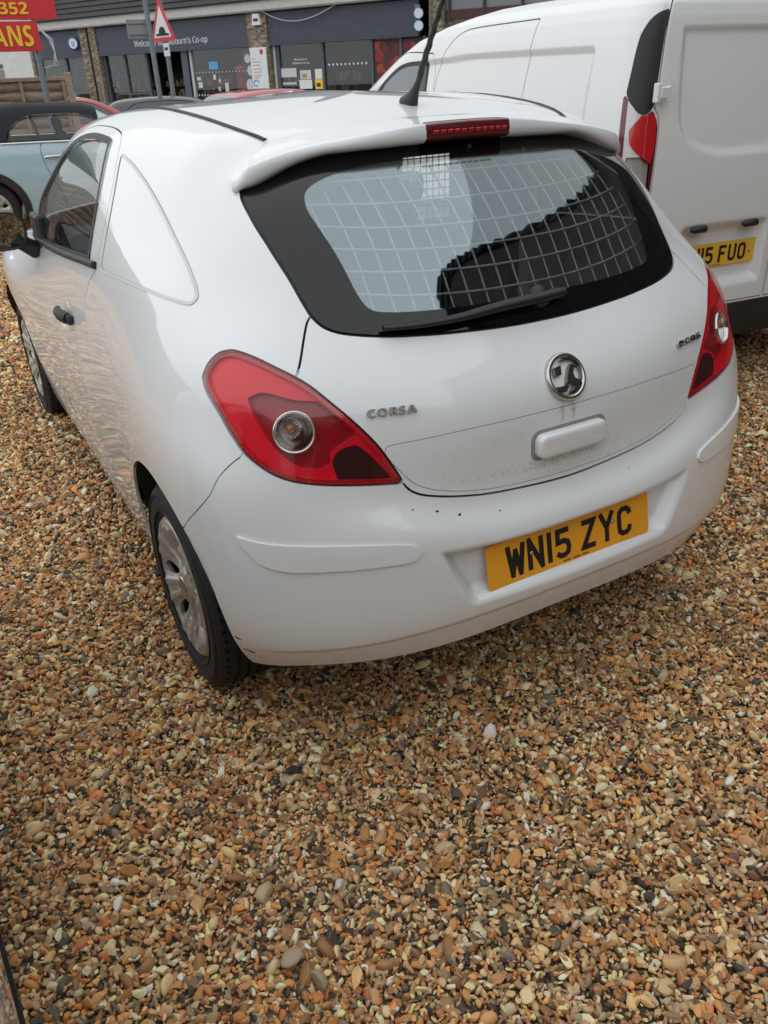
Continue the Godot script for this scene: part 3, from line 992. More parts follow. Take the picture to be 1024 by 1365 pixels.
func interior(car: Node) -> void:
	var s := st_new()
	bx(s, Vector3(0, 0.235, -1.25), Vector3(1.06, 0.13, 3.2), 0.03)
	bx(s, Vector3(0, 0.235, -1.25), Vector3(1.5, 0.10, 1.6), 0.03)
	for sd in [-1.0, 1.0]:
		for z in [0.025, -2.50]:      # the wheel housings
			s.set_smooth_group(5)
			for k in 24:
				var q := []
				for e in [k, k + 1]:
					var g: float = deg_to_rad(lerpf(-8.0, 188.0, e / 24.0))
					for x in [0.852 - 0.075 * smoothstep(0.60, 0.25, 0.322 + 0.356 * sin(g)), 0.56]: q.append(Vector3(x * sd, 0.322 + 0.356 * sin(g), z - 0.356 * cos(g)))
				if sd < 0: quad(s, q[0], q[1], q[3], q[2])
				else: quad(s, q[0], q[2], q[3], q[1])
				var hub_at := Vector3(0.56 * sd, 0.27, z)
				if sd < 0: tri(s, hub_at, q[1], q[3])
				else: tri(s, hub_at, q[3], q[1])
	bx(s, Vector3(0, 0.31, 0.36), Vector3(0.98, 0.09, 0.36), 0.03)
	tube(s, [Vector3(-0.62, 0.24, 0.06), Vector3(0.62, 0.24, 0.06)], 0.05, 10)
	tube(s, [Vector3(0.1, 0.30, 0.36), Vector3(0.5, 0.30, 0.36)], 0.07, 12)
	build("underbody", s, M.inside, car)
	s = st_new()
	bx(s, Vector3(0, 0.62, -0.02), Vector3(1.25, 0.04, 1.1), 0.01)
	# bulkhead behind the seats, with an opening filled by mesh
	var zb := -0.60
	prism(s, PackedVector2Array([Vector2(-0.80, 0.3), Vector2(0.265, 0.3), Vector2(0.265, 1.465), Vector2(-0.45, 1.465), Vector2(-0.633, 1.405), Vector2(-0.695, 1.31), Vector2(-0.738, 1.195), Vector2(-0.782, 1.07)]), zb - 0.01, zb + 0.01)
	prism(s, PackedVector2Array([Vector2(0.80, 0.3), Vector2(0.782, 1.07), Vector2(0.738, 1.195), Vector2(0.695, 1.31), Vector2(0.633, 1.405), Vector2(0.475, 1.455), Vector2(0.475, 0.3)]), zb - 0.01, zb + 0.01)
	bx(s, Vector3(0.37, 0.685, zb), Vector3(0.21, 0.77, 0.02))
	bx(s, Vector3(0.37, 1.375, zb), Vector3(0.21, 0.18, 0.02))
	build("bulkhead", s, M.inside, car)
	s = st_new()
	for k in 9: tube(s, [Vector3(0.272 + 0.025 * k, 1.07, zb + 0.005), Vector3(0.272 + 0.025 * k, 1.285, zb + 0.005)], 0.0018, 5)
	for k in 9: tube(s, [Vector3(0.265, 1.075 + 0.025 * k, zb + 0.008), Vector3(0.475, 1.075 + 0.025 * k, zb + 0.008)], 0.0018, 5)
	build("bulkhead_mesh", s, M.black, car)
	for sd in [-1.0, 1.0]:
		var x: float = 0.36 * sd
		s = st_new()
		bx(s, Vector3(x, 0.52, -1.35), Vector3(0.5, 0.16, 0.5), 0.05)
		bx(s, Vector3(x, 0.86, -1.08), Vector3(0.48, 0.62, 0.14), 0.06, Basis(Vector3.RIGHT, 0.3))
		bx(s, Vector3(x, 1.24, -0.95), Vector3(0.26, 0.18, 0.1), 0.045, Basis(Vector3.RIGHT, 0.25))
		build("seat", s, M.inside, car)
	s = st_new()
	bx(s, Vector3(0, 0.86, -1.98), Vector3(1.35, 0.22, 0.42), 0.07)
	build("dashboard", s, M.inside, car)
	s = st_new()
	var ring := []
	for k in 33: ring.append(Vector3(0.36 + 0.18 * cos(TAU * k / 32), 0.93 + 0.17 * sin(TAU * k / 32), -1.66 - 0.07 * sin(TAU * k / 32)))
	tube(s, ring, 0.014, 8)
	build("steering_wheel", s, M.inside, car)

func fittings(car: Node, tailgate: Node) -> void:
	var s := st_new()
	# roof spoiler: a shell over the top of the tailgate, from the roof seam to a lip that stands out over the glass
	var pts := []
	var charts := []
	var vside := 3.08
	var nu := 61
	for i in nu:
		var k := float(i) / (nu - 1)               # 0 middle, 1 left tip
		var u := vside * k
		var vf := lerpf(11.06, 10.66, smoothstep(0.15, 0.78, k)) - 1.25 * smoothstep(0.74, 1.0, k)
		var vl := 9.93 - 0.05 * k - 0.62 * smoothstep(0.45, 1.0, k)
		var out := 0.036 - 0.024 * smoothstep(0.35, 1.0, k)
		var row := PackedVector3Array()
		var ch := PackedVector2Array()
		var a := skin(u, vf)
		var na := skin_normal(u, vf)
		var b := skin(u, vl)
		var nb := skin_normal(u, vl)
		var back := Vector3(nb.x, 0, nb.z).normalized()
		var up_lip := b + back * out + Vector3(0, 0.045 - 0.019 * smoothstep(0.1, 0.5, k) + 0.016 * smoothstep(0.5, 0.85, k) - 0.025 * smoothstep(0.88, 1.0, k), 0)
		var lo_lip := b + back * (out + 0.003) + Vector3(0, 0.004 - 0.012 * smoothstep(0.9, 1.0, k), 0)
		for j in 15:
			var t := j / 14.0
			if t <= 0.62:
				var x := t / 0.62
				var on := skin(u, lerpf(vf, vl + 0.25, x)) + skin_normal(u, lerpf(vf, vl + 0.25, x)) * (0.001 + 0.016 * smoothstep(0.0, 0.6, x))
				row.append(on.lerp(up_lip, smoothstep(0.35, 1.0, x)))
			elif t <= 0.82:
				var x := (t - 0.62) / 0.2
				row.append(up_lip.lerp(lo_lip, x) + back * 0.004 * sin(PI * x))
			else:
				var x := (t - 0.82) / 0.18
				row.append(lo_lip.lerp(b - nb * 0.004, x))
			if i == 0: row[-1].x = 0
			ch.append(Vector2(k, t))
		pts.append(row)
		charts.append(ch)
	var sp := grid_surf(pts, charts)
	face_out(sp, Vector3(0, 1.30, -0.05))
	for i in sp.p.size(): sp.d[i] = -1.0 if sp.p[i].x > -0.1215 and sp.w[i].y > 0.42 else 1.0
	# the third brake light takes the middle of the lip
	for i in sp.p.size(): sp.d[i] = maxf(-sp.p[i].x - 0.1215, (0.47 - sp.w[i].y) * 0.3)
	var c := split(sp, 0.0)
	flange(c[1], c[3], 0.01)
	flange(c[1], rim_edges(c[1]), 0.004)
	put_surf("spoiler", c[1], M.paint, car, 1)
	var bl := put_surf("brake_light", offset(c[0], -0.001), M.red_deep, car, 1)
	s = st_new()
	for k in range(-5, 6):
		var q := (skin(k * 0.075, 9.93) + Vector3(0, 0.024, 0.0385))
		bx(s, Vector3(q.x, q.y, q.z + 0.010), Vector3(0.014, 0.008, 0.004), 0.001)
	build("lamp_element", s, M.red, bl)
	s = st_new()
	bx(s, skin(0.0, 9.9) + Vector3(0.012, -0.012, 0.016), Vector3(0.012, 0.012, 0.02), 0.003)
	build("washer_nozzle", s, M.black, car)
	# black strips along the roof
	for sd in [-1.0, 1.0]:
		var line := []
		for q in [[2.5, 10.64], [2.89, 10.89], [3.51, 11.08], [4.28, 11.19], [5.05, 11.225], [5.55, 11.225], [6.01, 11.235], [6.64, 11.30], [7.2, 11.32], [7.8, 11.28], [8.4, 11.1]]:
			var on := skin(q[0], q[1]) + skin_normal(q[0], q[1]) * 0.0015
			line.append(Vector3(-on.x * -sd, on.y, on.z))
		s = st_new()
		tube(s, line, 0.008, 8, 0.35)
		build("roof_strip", s, M.trim, car)
	# aerial
	s = st_new()
	var foot := skin(0.0, 11.75)
	var n := skin_normal(0.0, 11.75)
	foot.x = 0
	var lean := Vector3(0, 0.83, 0.56).normalized()
	var an := []
	var ar := []
	for k in 12:
		var x := k / 11.0
		an.append(foot + lean * 0.085 * x + Vector3(0, -0.004, -0.012 * (1.0 - x) * (1.0 - x)))
		ar.append(0.0085 + 0.024 * pow(1.0 - x, 2.4))
	tube(s, an, ar, 14, 0.8, Vector3(1, 0, 0))
	var whip := []
	for k in 60: whip.append(foot + lean * (0.08 + 0.30 * k / 59.0) + Vector3(sin(k * 0.9), 0, cos(k * 0.9)) * 0.0010)
	var whr := []
	for k in 60: whr.append(lerpf(0.0085, 0.0048, k / 59.0))
	tube(s, whip, whr, 8)
	build("aerial", s, M.black, car)
	# door handles and mirrors
	for sd in [-1.0, 1.0]:
		s = st_new()
		var f := skin_frame(7.5, 5.35, 0.0)
		var flip := Vector3(-sd, 1, 1)
		var hp := []
		for k in 7: hp.append((f * Vector3(lerpf(-0.075, 0.085, k / 6.0), 0.002, 0.010 + 0.022 * sin(PI * (0.15 + 0.75 * k / 6.0)))) * flip)
		tube(s, hp, [0.010, 0.013, 0.015, 0.016, 0.018, 0.019, 0.016], 10, 1.15)
		bx(s, (f * Vector3(0.088, 0, 0.012)) * flip, Vector3(0.024, 0.034, 0.035), 0.007)
		build("door_handle", s, M.trim, car)
		s = st_new()
		lathe(s, [Vector2(0.026, 0.0), Vector2(0.022, 0.0025), Vector2(0, 0.003)], 20, Transform3D(Basis(Vector3(0, 0, 1), Vector3(sd, 0, 0), Vector3(0, 1, 0)), (f * Vector3(0.02, 0.022, 0.0)) * flip))
		build("handle_dish", s, M.paint, car)
		var mc := Vector3(0.915 * sd, 1.045, -1.62)
		s = st_new()
		var rows := []
		for i in 9:
			var x := i / 8.0
			var ring := []
			for k in 28:
				var g := TAU * k / 28
				var e := Vector2(signf(cos(g)) * pow(absf(cos(g)), 0.6), signf(sin(g)) * pow(absf(sin(g)), 0.7))
				var w := cos(x * PI / 2 * 0.98)
				ring.append(mc + Vector3(e.x * 0.098 * (0.25 + 0.75 * w) * (1.0 + 0.02 * e.y), e.y * 0.071 * (0.25 + 0.75 * w), -0.10 * sin(x * PI / 2)))
			rows.append(ring)
		s.set_smooth_group(3)
		for i in 8:
			for k in 28:
				var j := (k + 1) % 28
				quad(s, rows[i + 1][k], rows[i + 1][j], rows[i][j], rows[i][k])
		var hole := []
		for k in 28:
			var on: Vector3 = rows[0][k].lerp(mc, 0.10)
			hole.append(on + Vector3(0, 0, -0.018 + 0.15 * (on.y - mc.y) - 0.14 * sd * (on.x - mc.x)))
		for k in 28:
			var j := (k + 1) % 28
			quad(s, rows[0][k], rows[0][j], hole[j], hole[k])
		tube(s, [Vector3(0.79 * sd, 0.955, -1.68), Vector3(0.83 * sd, 0.985, -1.66), Vector3(0.87 * sd, 1.02, -1.65)], [0.035, 0.03, 0.034], 10)
		bx(s, Vector3(0.768 * sd, 1.03, -1.66), Vector3(0.03, 0.13, 0.16), 0.01)
		var mr := build("door_mirror", s, M.trim, car)
		s = st_new()
		s.set_smooth_group(-1)
		for k in 28: tri(s, mc + Vector3(0, 0, -0.018), hole[(k + 1) % 28], hole[k])
		build("mirror_glass", s, M.mirror, mr)
		# black strip along the foot of the side window
		s = st_new()
		var bl2 := []
		for k in 14:
			var u := lerpf(6.36, 9.45, k / 13.0)
			var q := skin(u, 7.05 - 0.02 * k / 13.0) + skin_normal(u, 7.05) * 0.004
			bl2.append(q * flip)
		tube(s, bl2, 0.0115, 8, 1.0)
		build("waist_strip", s, M.trim, car)
	# tailgate handle
	s = st_new()
	var hf := skin_frame(0.0, 4.83, 0.0)
	var body := rounded(0.205, 0.058, 0.018)
	var lay := [[0.0, 1.0], [0.018, 1.0], [0.0235, 0.95], [0.0265, 0.84], [0.0278, 0.6], [0.0282, 0.3]]
	var sh := func(q: Vector2, l: Array) -> Vector3: return hf * Vector3(q.x * (1.0 - (1.0 - l[1]) * 0.35), q.y * l[1], l[0] - 0.35 * q.x * q.x)
	s.set_smooth_group(4)
	for i in lay.size() - 1:
		for k in body.size():
			var a := body[k]
			var b := body[(k + 1) % body.size()]
			quad(s, sh.call(a, lay[i]), sh.call(b, lay[i]), sh.call(b, lay[i + 1]), sh.call(a, lay[i + 1]))
	for k in body.size(): tri(s, hf * Vector3(0, 0, 0.0282), sh.call(body[(k + 1) % body.size()], lay[-1]), sh.call(body[k], lay[-1]))
	var th := build("tailgate_handle", s, M.paint, tailgate)
	s = st_new()
	prism(s, rounded(0.225, 0.074, 0.022), -0.012, 0.0012, hf)
	build("handle_gasket", s, M.seal_grey, th)
	# round griffin badge
	var bf := skin_frame(0.0, 5.98, 0.001)
	var badge := Node3D.new()
	badge.name = "badge"
	car.add_child(badge, true)
	s = st_new()
	lathe(s, [Vector2(0.056, 0.0), Vector2(0.056, 0.005), Vector2(0.054, 0.0085), Vector2(0.050, 0.0095), Vector2(0.0455, 0.008), Vector2(0.044, 0.002)], 56, bf * Transform3D(Basis(Vector3.RIGHT, PI / 2), Vector3.ZERO))
	build("badge_ring", s, M.chrome_dull, badge)
	s = st_new()
	# the winged beast: flag, wing, neck with body, foot, spear
	for shape in [
			[-0.032, 0.0237, -0.0073, 0.028, -0.012, 0.0065, -0.035, 0.0029],
			[-0.0073, 0.035, 0.0, 0.042, 0.0165, 0.046, 0.029, 0.044, 0.041, 0.033, 0.046, 0.018, 0.047, -0.002, 0.043, -0.018, 0.0367, -0.0136, 0.040, 0.0, 0.0386, 0.0165, 0.031, 0.028, 0.018, 0.035, 0.0055, 0.036],
			[0.018, 0.025, 0.029, 0.0237, 0.036, 0.015, 0.0275, 0.0136, 0.022, 0.0036, 0.024, -0.008, 0.0367, -0.0165, 0.041, -0.021, 0.036, -0.031, 0.0255, -0.039, 0.011, -0.043, -0.002, -0.0366, 0.011, -0.028, 0.0073, -0.021, -0.0073, -0.0165, -0.002, -0.002, 0.009, 0.018],
			[-0.039, -0.019, -0.020, -0.021, -0.002, -0.019, 0.0, -0.025, -0.011, -0.035, -0.0275, -0.034, -0.0386, -0.028],
			[-0.013, -0.046, 0.009, -0.032, 0.011, -0.034, -0.010, -0.048]]:
		var poly := PackedVector2Array()
		for k in range(0, shape.size(), 2): poly.append(Vector2(shape[k], shape[k + 1]))
		prism(s, poly, 0.0, 0.0055, bf)
		var inset := Geometry2D.offset_polygon(poly, -0.0025)
		if inset.size(): prism(s, inset[0], 0.0055, 0.0085, bf)
	build("badge_beast", s, M.letter_chrome, badge)
	# chrome words on either side
	words("model_name", "CORSA", 0.0165, 0.006, M.letter_chrome, car, on_skin(1.79, 5.70, 0.004, 1.55))
	words("trim_name", "ecos", 0.019, 0.008, M.chrome_dull, car, on_skin(-1.80, 5.68, 0.004, 2.0))
	# wiper
	s = st_new()
	var course := outline([1.52, 6.98, 0.82, 7.17, 0.34, 7.29, -0.28, 7.34], false, 8)
	var wp := []
	var wr := []
	for k in course.size():
		wp.append(skin(course[k].x, course[k].y) + skin_normal(course[k].x, course[k].y) * 0.018)
		wr.append(lerpf(0.009, 0.017, smoothstep(0.0, 0.8, float(k) / (course.size() - 1))))
	wr[-1] = 0.012
	tube(s, wp, wr, 12, 0.7)
	var arm := build("rear_wiper", s, M.black, car)
	s = st_new()
	var bp := []
	for k in 14:
		var q: Vector2 = course[roundi(k * 0.055 * (course.size() - 1) + 1)]
		bp.append(skin(q.x, q.y + 0.05) + skin_normal(q.x, q.y) * 0.006)
	tube(s, bp, 0.006, 6)
	build("wiper_blade", s, M.rubber, arm)
	s = st_new()
	lathe(s, [Vector2(0.028, 0.0), Vector2(0.026, 0.012), Vector2(0.018, 0.02), Vector2(0, 0.022)], 20, skin_frame(-0.05, 7.36, 0.0) * Transform3D(Basis(Vector3.RIGHT, PI / 2), Vector3.ZERO))
	build("wiper_pivot", s, M.black, arm)
	# number plate in the bumper's recess
	var pf := Transform3D(Basis(Vector3.RIGHT, -0.21), Vector3(0, 0.5, 0.6425))
	number_plate(car, pf, "WN15 ZYC", M.yellow, [Vector2(-0.128, 0.004), Vector2(0.135, 0.010)], M.chrome_dull)
	# chips of lost paint on the bumper's ledge
	s = st_new()
	for q in [[1.45, 3.72, 0.005, 0.0025], [1.22, 3.6, 0.005, 0.003], [0.8, 3.55, 0.003, 0.002], [1.7, 3.75, 0.003, 0.0015], [3.58, 0.95, 0.014, 0.003], [3.45, 0.62, 0.018, 0.003], [-0.7, 3.6, 0.0025, 0.0015]]:
		var poly := PackedVector2Array()
		for k in 9: poly.append(Vector2(cos(TAU * k / 9) * q[2], sin(TAU * k / 9) * q[3]) * (0.7 + 0.45 * fmod(k * 0.618 + q[0], 1.0)))
		prism(s, poly, -0.001, 0.0006, skin_frame(q[0], q[1], 0.0))
	build("paint_chip", s, M.black, car).set_meta("kind", "stuff")

func on_skin(u: float, v: float, lift: float, stretch: float) -> Transform3D:
	var f := skin_frame(u, v, lift)
	# baseline level along the skin
	var x := (skin(u - 0.2, v) - skin(u + 0.2, v))
	x = (x - f.basis.z * x.dot(f.basis.z))
	x.y = 0
	x = (x - f.basis.z * x.dot(f.basis.z)).normalized()
	return Transform3D(Basis(x * stretch, f.basis.z.cross(x), f.basis.z), f.origin)

func number_plate(parent: Node, frame: Transform3D, text: String, yellow: Material, screws: Array, screw_mat: Material) -> void:
	var pl := Node3D.new()
	pl.name = "number_plate"
	parent.add_child(pl, true)
	pl.transform = frame
	var s := st_new()
	prism(s, rounded(0.52, 0.111, 0.008), -0.003, 0.0, Transform3D.IDENTITY)
	build("plate", s, yellow, pl)
	plate_letters(text, pl, Transform3D.IDENTITY, M.ink)
	s = st_new()
	for k in 16:
		if k % 6 != 5: bx(s, Vector3(-0.03 + k * 0.0052, -0.0485, 0.0004), Vector3(0.0036, 0.0035, 0.0006))
	build("small_print", s, M.ink, pl)
	for q in screws:
		s = st_new()
		lathe(s, [Vector2(0.0055, 0.0), Vector2(0.0055, 0.002), Vector2(0.003, 0.0035), Vector2(0, 0.0036)], 14, Transform3D(Basis(Vector3.RIGHT, PI / 2), Vector3(q.x, q.y, 0.0012)))
		build("screw", s, screw_mat, pl)

# paint with specks, grains and runs of dirt at given places on the chart: [u, v, half width, half height, how many, longest run in pixels]
func dirty_paint(base: Material, lo: Vector2, hi: Vector2, size: Vector2i, seed_: int, clusters: Array) -> StandardMaterial3D:
	var m: StandardMaterial3D = base.duplicate()
	var white: Color = m.albedo_color
	var im := Image.create(size.x, size.y, false, Image.FORMAT_RGB8)
	im.fill(white)
	var rnd := RandomNumberGenerator.new()
	rnd.seed = seed_
	var tones := [lin(0.42, 0.36, 0.28), lin(0.55, 0.50, 0.42), lin(0.30, 0.24, 0.17), lin(0.62, 0.58, 0.51)]
	for c in clusters:
		for k in c[4]:
			var at := Vector2(c[0] + clampf(rnd.randfn(0, 0.5), -1.4, 1.4) * c[2], c[1] + clampf(rnd.randfn(0, 0.5), -1.4, 1.4) * c[3])
			var p := (at - lo) / (hi - lo) * Vector2(size)
			var tone: Color = tones[rnd.randi() % 4]
			var run: int = rnd.randi() % maxi(1, c[5])
			for j in run + 1:
				for e in (2 if rnd.randf() < 0.35 else 1):
					var x := int(p.x) + e
					var y := int(p.y) - j
					if x >= 0 and y >= 0 and x < size.x and y < size.y: im.set_pixel(x, y, im.get_pixel(x, y).lerp(tone, 0.38))
	m.albedo_color = Color.WHITE
	m.albedo_texture = ImageTexture.create_from_image(im)
	m.texture_repeat = false
	m.uv1_scale = Vector3(1.0 / (hi.x - lo.x), 1.0 / (hi.y - lo.y), 1)
	m.uv1_offset = Vector3(-lo.x / (hi.x - lo.x), -lo.y / (hi.y - lo.y), 0)
	return m

func dirty_materials() -> void:
	M.bumper_dirty = dirty_paint(M.bumper, Vector2(-4.8, -0.5), Vector2(4.8, 5.2), Vector2i(2048, 768), 3, [
		[0.0, 2.0, 4.6, 3.0, 1500, 1], [0.0, 0.35, 4.2, 0.45, 9000, 2], [3.3, 0.5, 0.35, 0.22, 900, 3], [-3.0, 1.3, 0.45, 0.7, 900, 4], [-2.4, 1.8, 0.5, 0.5, 350, 3],
		[0.0, 3.3, 2.0, 0.3, 300, 2], [0.0, 1.6, 1.2, 0.5, 500, 2]])
	M.tailgate_dirty = dirty_paint(M.paint, Vector2(-3.2, 3.6), Vector2(3.2, 10.2), Vector2i(1024, 768), 4, [
		[0.0, 4.8, 2.0, 0.7, 700, 2], [0.07, 5.35, 0.02, 0.18, 90, 6], [-0.05, 5.35, 0.02, 0.18, 90, 6], [0.0, 4.48, 0.5, 0.10, 420, 5], [0.6, 4.45, 1.2, 0.12, 600, 2], [0.0, 4.2, 1.6, 0.10, 500, 2], [0.0, 6.5, 2.2, 1.0, 260, 1]])
# ---------------------------------------------------------------- the place
func ring_brick(w: int, h: int, per_row: int, rows: int, seed_: int, base: Array, joint: Color) -> ImageTexture:
	var im := Image.create(w, h, false, Image.FORMAT_RGB8)
	im.fill(joint)
	var rnd := RandomNumberGenerator.new()
	rnd.seed = seed_
	var bw := w / per_row
	var bh := h / rows
	for r in rows:
		for k in per_row + 1:
			var c: Color = base[rnd.randi() % base.size()]
			var j := rnd.randf_range(0.8, 1.2)
			c = Color(c.r * j, c.g * j, c.b * j)
			var x := k * bw - (bw / 2 if r % 2 else 0)
			im.fill_rect(Rect2i(x, r * bh, bw - maxi(1, bw / 18), bh - maxi(1, bh / 7)), c)
	var nz := FastNoiseLite.new()
	nz.seed = seed_
	nz.frequency = 0.09
	for y in h:
		for x in w:
			var c := im.get_pixel(x, y)
			var j := 1.0 + 0.35 * nz.get_noise_2d(x, y)
			im.set_pixel(x, y, Color(c.r * j, c.g * j, c.b * j))
	return ImageTexture.create_from_image(im)

func world_materials() -> void:
	M.soil = grain(mat(Color.WHITE, 0.95), [[0.0, lin(0.06, 0.04, 0.027)], [0.45, lin(0.13, 0.088, 0.055)], [0.7, lin(0.2, 0.14, 0.09)], [1.0, lin(0.32, 0.25, 0.17)]], 0.06, 512, 4, FastNoiseLite.TYPE_CELLULAR, 3, 2.0)
	M.far_gravel = grain(mat(Color.WHITE, 0.95), [[0.0, lin(0.07, 0.05, 0.035)], [0.5, lin(0.17, 0.115, 0.075)], [1.0, lin(0.3, 0.22, 0.15)]], 0.1, 512, 6, FastNoiseLite.TYPE_CELLULAR, 3, 1.0)
	M.tarmac = grain(mat(Color.WHITE, 0.9), [[0.0, lin(0.035, 0.035, 0.037)], [1.0, lin(0.075, 0.074, 0.072)]], 0.15, 512, 7, FastNoiseLite.TYPE_SIMPLEX_SMOOTH, 4, 0.7)
	M.paving = grain(mat(Color.WHITE, 0.9), [[0.0, lin(0.16, 0.155, 0.15)], [1.0, lin(0.27, 0.265, 0.25)]], 0.05, 256, 8, FastNoiseLite.TYPE_SIMPLEX_SMOOTH, 4, 0.7)
	M.kerb = mat(lin(0.28, 0.27, 0.26), 0.9)
	M.stone = mat(Color.WHITE, 0.62)
	M.stone.vertex_color_use_as_albedo = true
	var bt := ring_brick(384, 384, 4, 12, 11, [lin(0.20, 0.15, 0.10), lin(0.25, 0.19, 0.13), lin(0.16, 0.125, 0.095), lin(0.29, 0.22, 0.14)], lin(0.24, 0.22, 0.19))
	M.brick = mat(Color.WHITE, 0.9)
	M.brick.albedo_texture = bt
	M.brick.uv1_triplanar = true
	M.brick.uv1_scale = Vector3.ONE * 1.1
	var bt2 := ring_brick(384, 384, 4, 12, 12, [lin(0.055, 0.035, 0.025), lin(0.075, 0.045, 0.03), lin(0.04, 0.028, 0.022)], lin(0.06, 0.055, 0.05))
	M.brick_dark = mat(Color.WHITE, 0.9)
	M.brick_dark.albedo_texture = bt2
	M.brick_dark.uv1_triplanar = true
	M.brick_dark.uv1_scale = Vector3.ONE * 1.1
	M.tile = grain(mat(Color.WHITE, 0.85), [[0.0, lin(0.012, 0.012, 0.013)], [0.6, lin(0.03, 0.03, 0.03)], [0.85, lin(0.06, 0.058, 0.05)], [1.0, lin(0.16, 0.16, 0.14)]], 0.03, 512, 9, FastNoiseLite.TYPE_SIMPLEX_SMOOTH, 5, 0.6)
	M.render_white = grain(mat(Color.WHITE, 0.9), [[0.0, lin(0.62, 0.60, 0.56)], [1.0, lin(0.72, 0.70, 0.66)]], 0.02, 256, 10, FastNoiseLite.TYPE_SIMPLEX_SMOOTH, 4, 0.5)
	M.soffit = grain(mat(Color.WHITE, 0.7), [[0.0, lin(0.50, 0.47, 0.43)], [1.0, lin(0.66, 0.63, 0.59)]], 0.02, 256, 14, FastNoiseLite.TYPE_SIMPLEX_SMOOTH, 4, 0.4)
	M.fascia = grain(mat(Color.WHITE, 0.6), [[0.0, lin(0.060, 0.064, 0.085)], [1.0, lin(0.080, 0.084, 0.108)]], 0.02, 256, 15, FastNoiseLite.TYPE_SIMPLEX_SMOOTH, 4, 0.5)
	M.frame_grey = mat(lin(0.075, 0.09, 0.11), 0.5)
	M.frame_pale = mat(lin(0.5, 0.52, 0.52), 0.5)
	M.shop_dark = mat(lin(0.05, 0.052, 0.056), 0.8)
	M.shop_pane = glass(Color(0.12, 0.14, 0.16), 0.10)
	M.shop_pane.metallic_specular = 0.45
	M.white = mat(lin(0.75, 0.75, 0.74), 0.6)
	M.pale = mat(lin(0.62, 0.60, 0.62), 0.6)
	M.blue = mat(lin(0.05, 0.13, 0.34), 0.5)
	M.sky_blue = mat(lin(0.12, 0.36, 0.62), 0.5)
	M.navy = mat(lin(0.02, 0.03, 0.09), 0.5)
	M.sign_red = mat(lin(0.64, 0.025, 0.035), 0.5)
	M.sign_yellow = mat(lin(0.88, 0.58, 0.03), 0.5)
	M.post_red = coat(mat(lin(0.35, 0.012, 0.02), 0.4))
	M.galv = grain(mat(Color.WHITE, 0.55, 0.3), [[0.0, lin(0.16, 0.18, 0.20)], [1.0, lin(0.25, 0.28, 0.30)]], 0.05, 256, 16, FastNoiseLite.TYPE_SIMPLEX_SMOOTH, 4, 1.5)
	M.sign_back = mat(lin(0.24, 0.26, 0.25), 0.55, 0.2)
	M.maroon = mat(lin(0.075, 0.02, 0.022), 0.6)
	M.wood = []
	for k in 4:
		var j := 0.85 + 0.11 * k
		var m := grain(mat(Color.WHITE, 0.9), [[0.0, lin(0.20 * j, 0.15 * j, 0.11 * j)], [0.5, lin(0.33 * j, 0.26 * j, 0.20 * j)], [1.0, lin(0.44 * j, 0.37 * j, 0.30 * j)]], 0.04, 256, 20 + k, FastNoiseLite.TYPE_SIMPLEX_SMOOTH, 4, 1.0)
		m.uv1_scale = Vector3(0.7, 7.0, 3.0)
		M.wood.append(m)
	M.mini_blue = coat(mat(lin(0.36, 0.50, 0.56), 0.45))
	M.soft_top = grain(mat(Color.WHITE, 0.95), [[0.0, lin(0.010, 0.011, 0.015)], [1.0, lin(0.022, 0.024, 0.03)]], 0.2, 128, 30, FastNoiseLite.TYPE_SIMPLEX_SMOOTH, 3, 3.0)
	M.car_red = coat(mat(lin(0.42, 0.02, 0.02), 0.4))
	M.car_black = coat(mat(lin(0.015, 0.015, 0.017), 0.4))
	M.leaf = mat(lin(0.20, 0.08, 0.05), 0.8)
	M.dark_pane = coat(mat(lin(0.012, 0.014, 0.015), 0.1), 0.0)
	M.white2 = coat(mat(lin(0.80, 0.80, 0.80), 0.45))
	M.lamp_clear = coat(mat(lin(0.50, 0.48, 0.46), 0.25))
	M.goods = [mat(lin(0.45, 0.25, 0.05), 0.5), mat(lin(0.30, 0.05, 0.04), 0.5), mat(lin(0.10, 0.22, 0.10), 0.5), mat(lin(0.35, 0.33, 0.30), 0.5)]
	M.tomato = [mat(lin(0.22, 0.02, 0.012), 0.5), mat(lin(0.30, 0.055, 0.018), 0.5), mat(lin(0.12, 0.012, 0.012), 0.5)]
	M.pinkish = mat(lin(0.50, 0.32, 0.34), 0.6)
	M.panel_grey = mat(lin(0.22, 0.22, 0.23), 0.7)
	M.green_glass = coat(mat(lin(0.02, 0.14, 0.06), 0.1))
	M.clear_white = coat(mat(lin(0.66, 0.63, 0.62), 0.25))
	M.hump = mat(lin(0.01, 0.01, 0.01), 0.6)

func setting() -> void:
	var g := st_new()
	quad(g, Vector3(-90, -0.06, 90), Vector3(90, -0.06, 90), Vector3(90, -0.06, -110), Vector3(-90, -0.06, -110))
	structure("ground", g, M.tarmac)
	g = st_new()
	bx(g, Vector3(-6.0, -0.05, -3.5), Vector3(40, 0.08, 24.5))
	structure("gravel_bed", g, M.soil)
	# pavement in front of the shops, with its kerb
	var f := Transform3D(Basis(Vector3.UP, deg_to_rad(-64.449)), Vector3(12.19, 0, -28.39))
	g = st_new()
	bx(g, f * Vector3(-2, 0.0, 2.2), Vector3(70, 0.16, 4.2), 0.0, f.basis)
	structure("pavement", g, M.paving)
	g = st_new()
	bx(g, f * Vector3(-2, 0.005, 4.37), Vector3(70, 0.17, 0.13), 0.02, f.basis)
	structure("kerb", g, M.kerb)

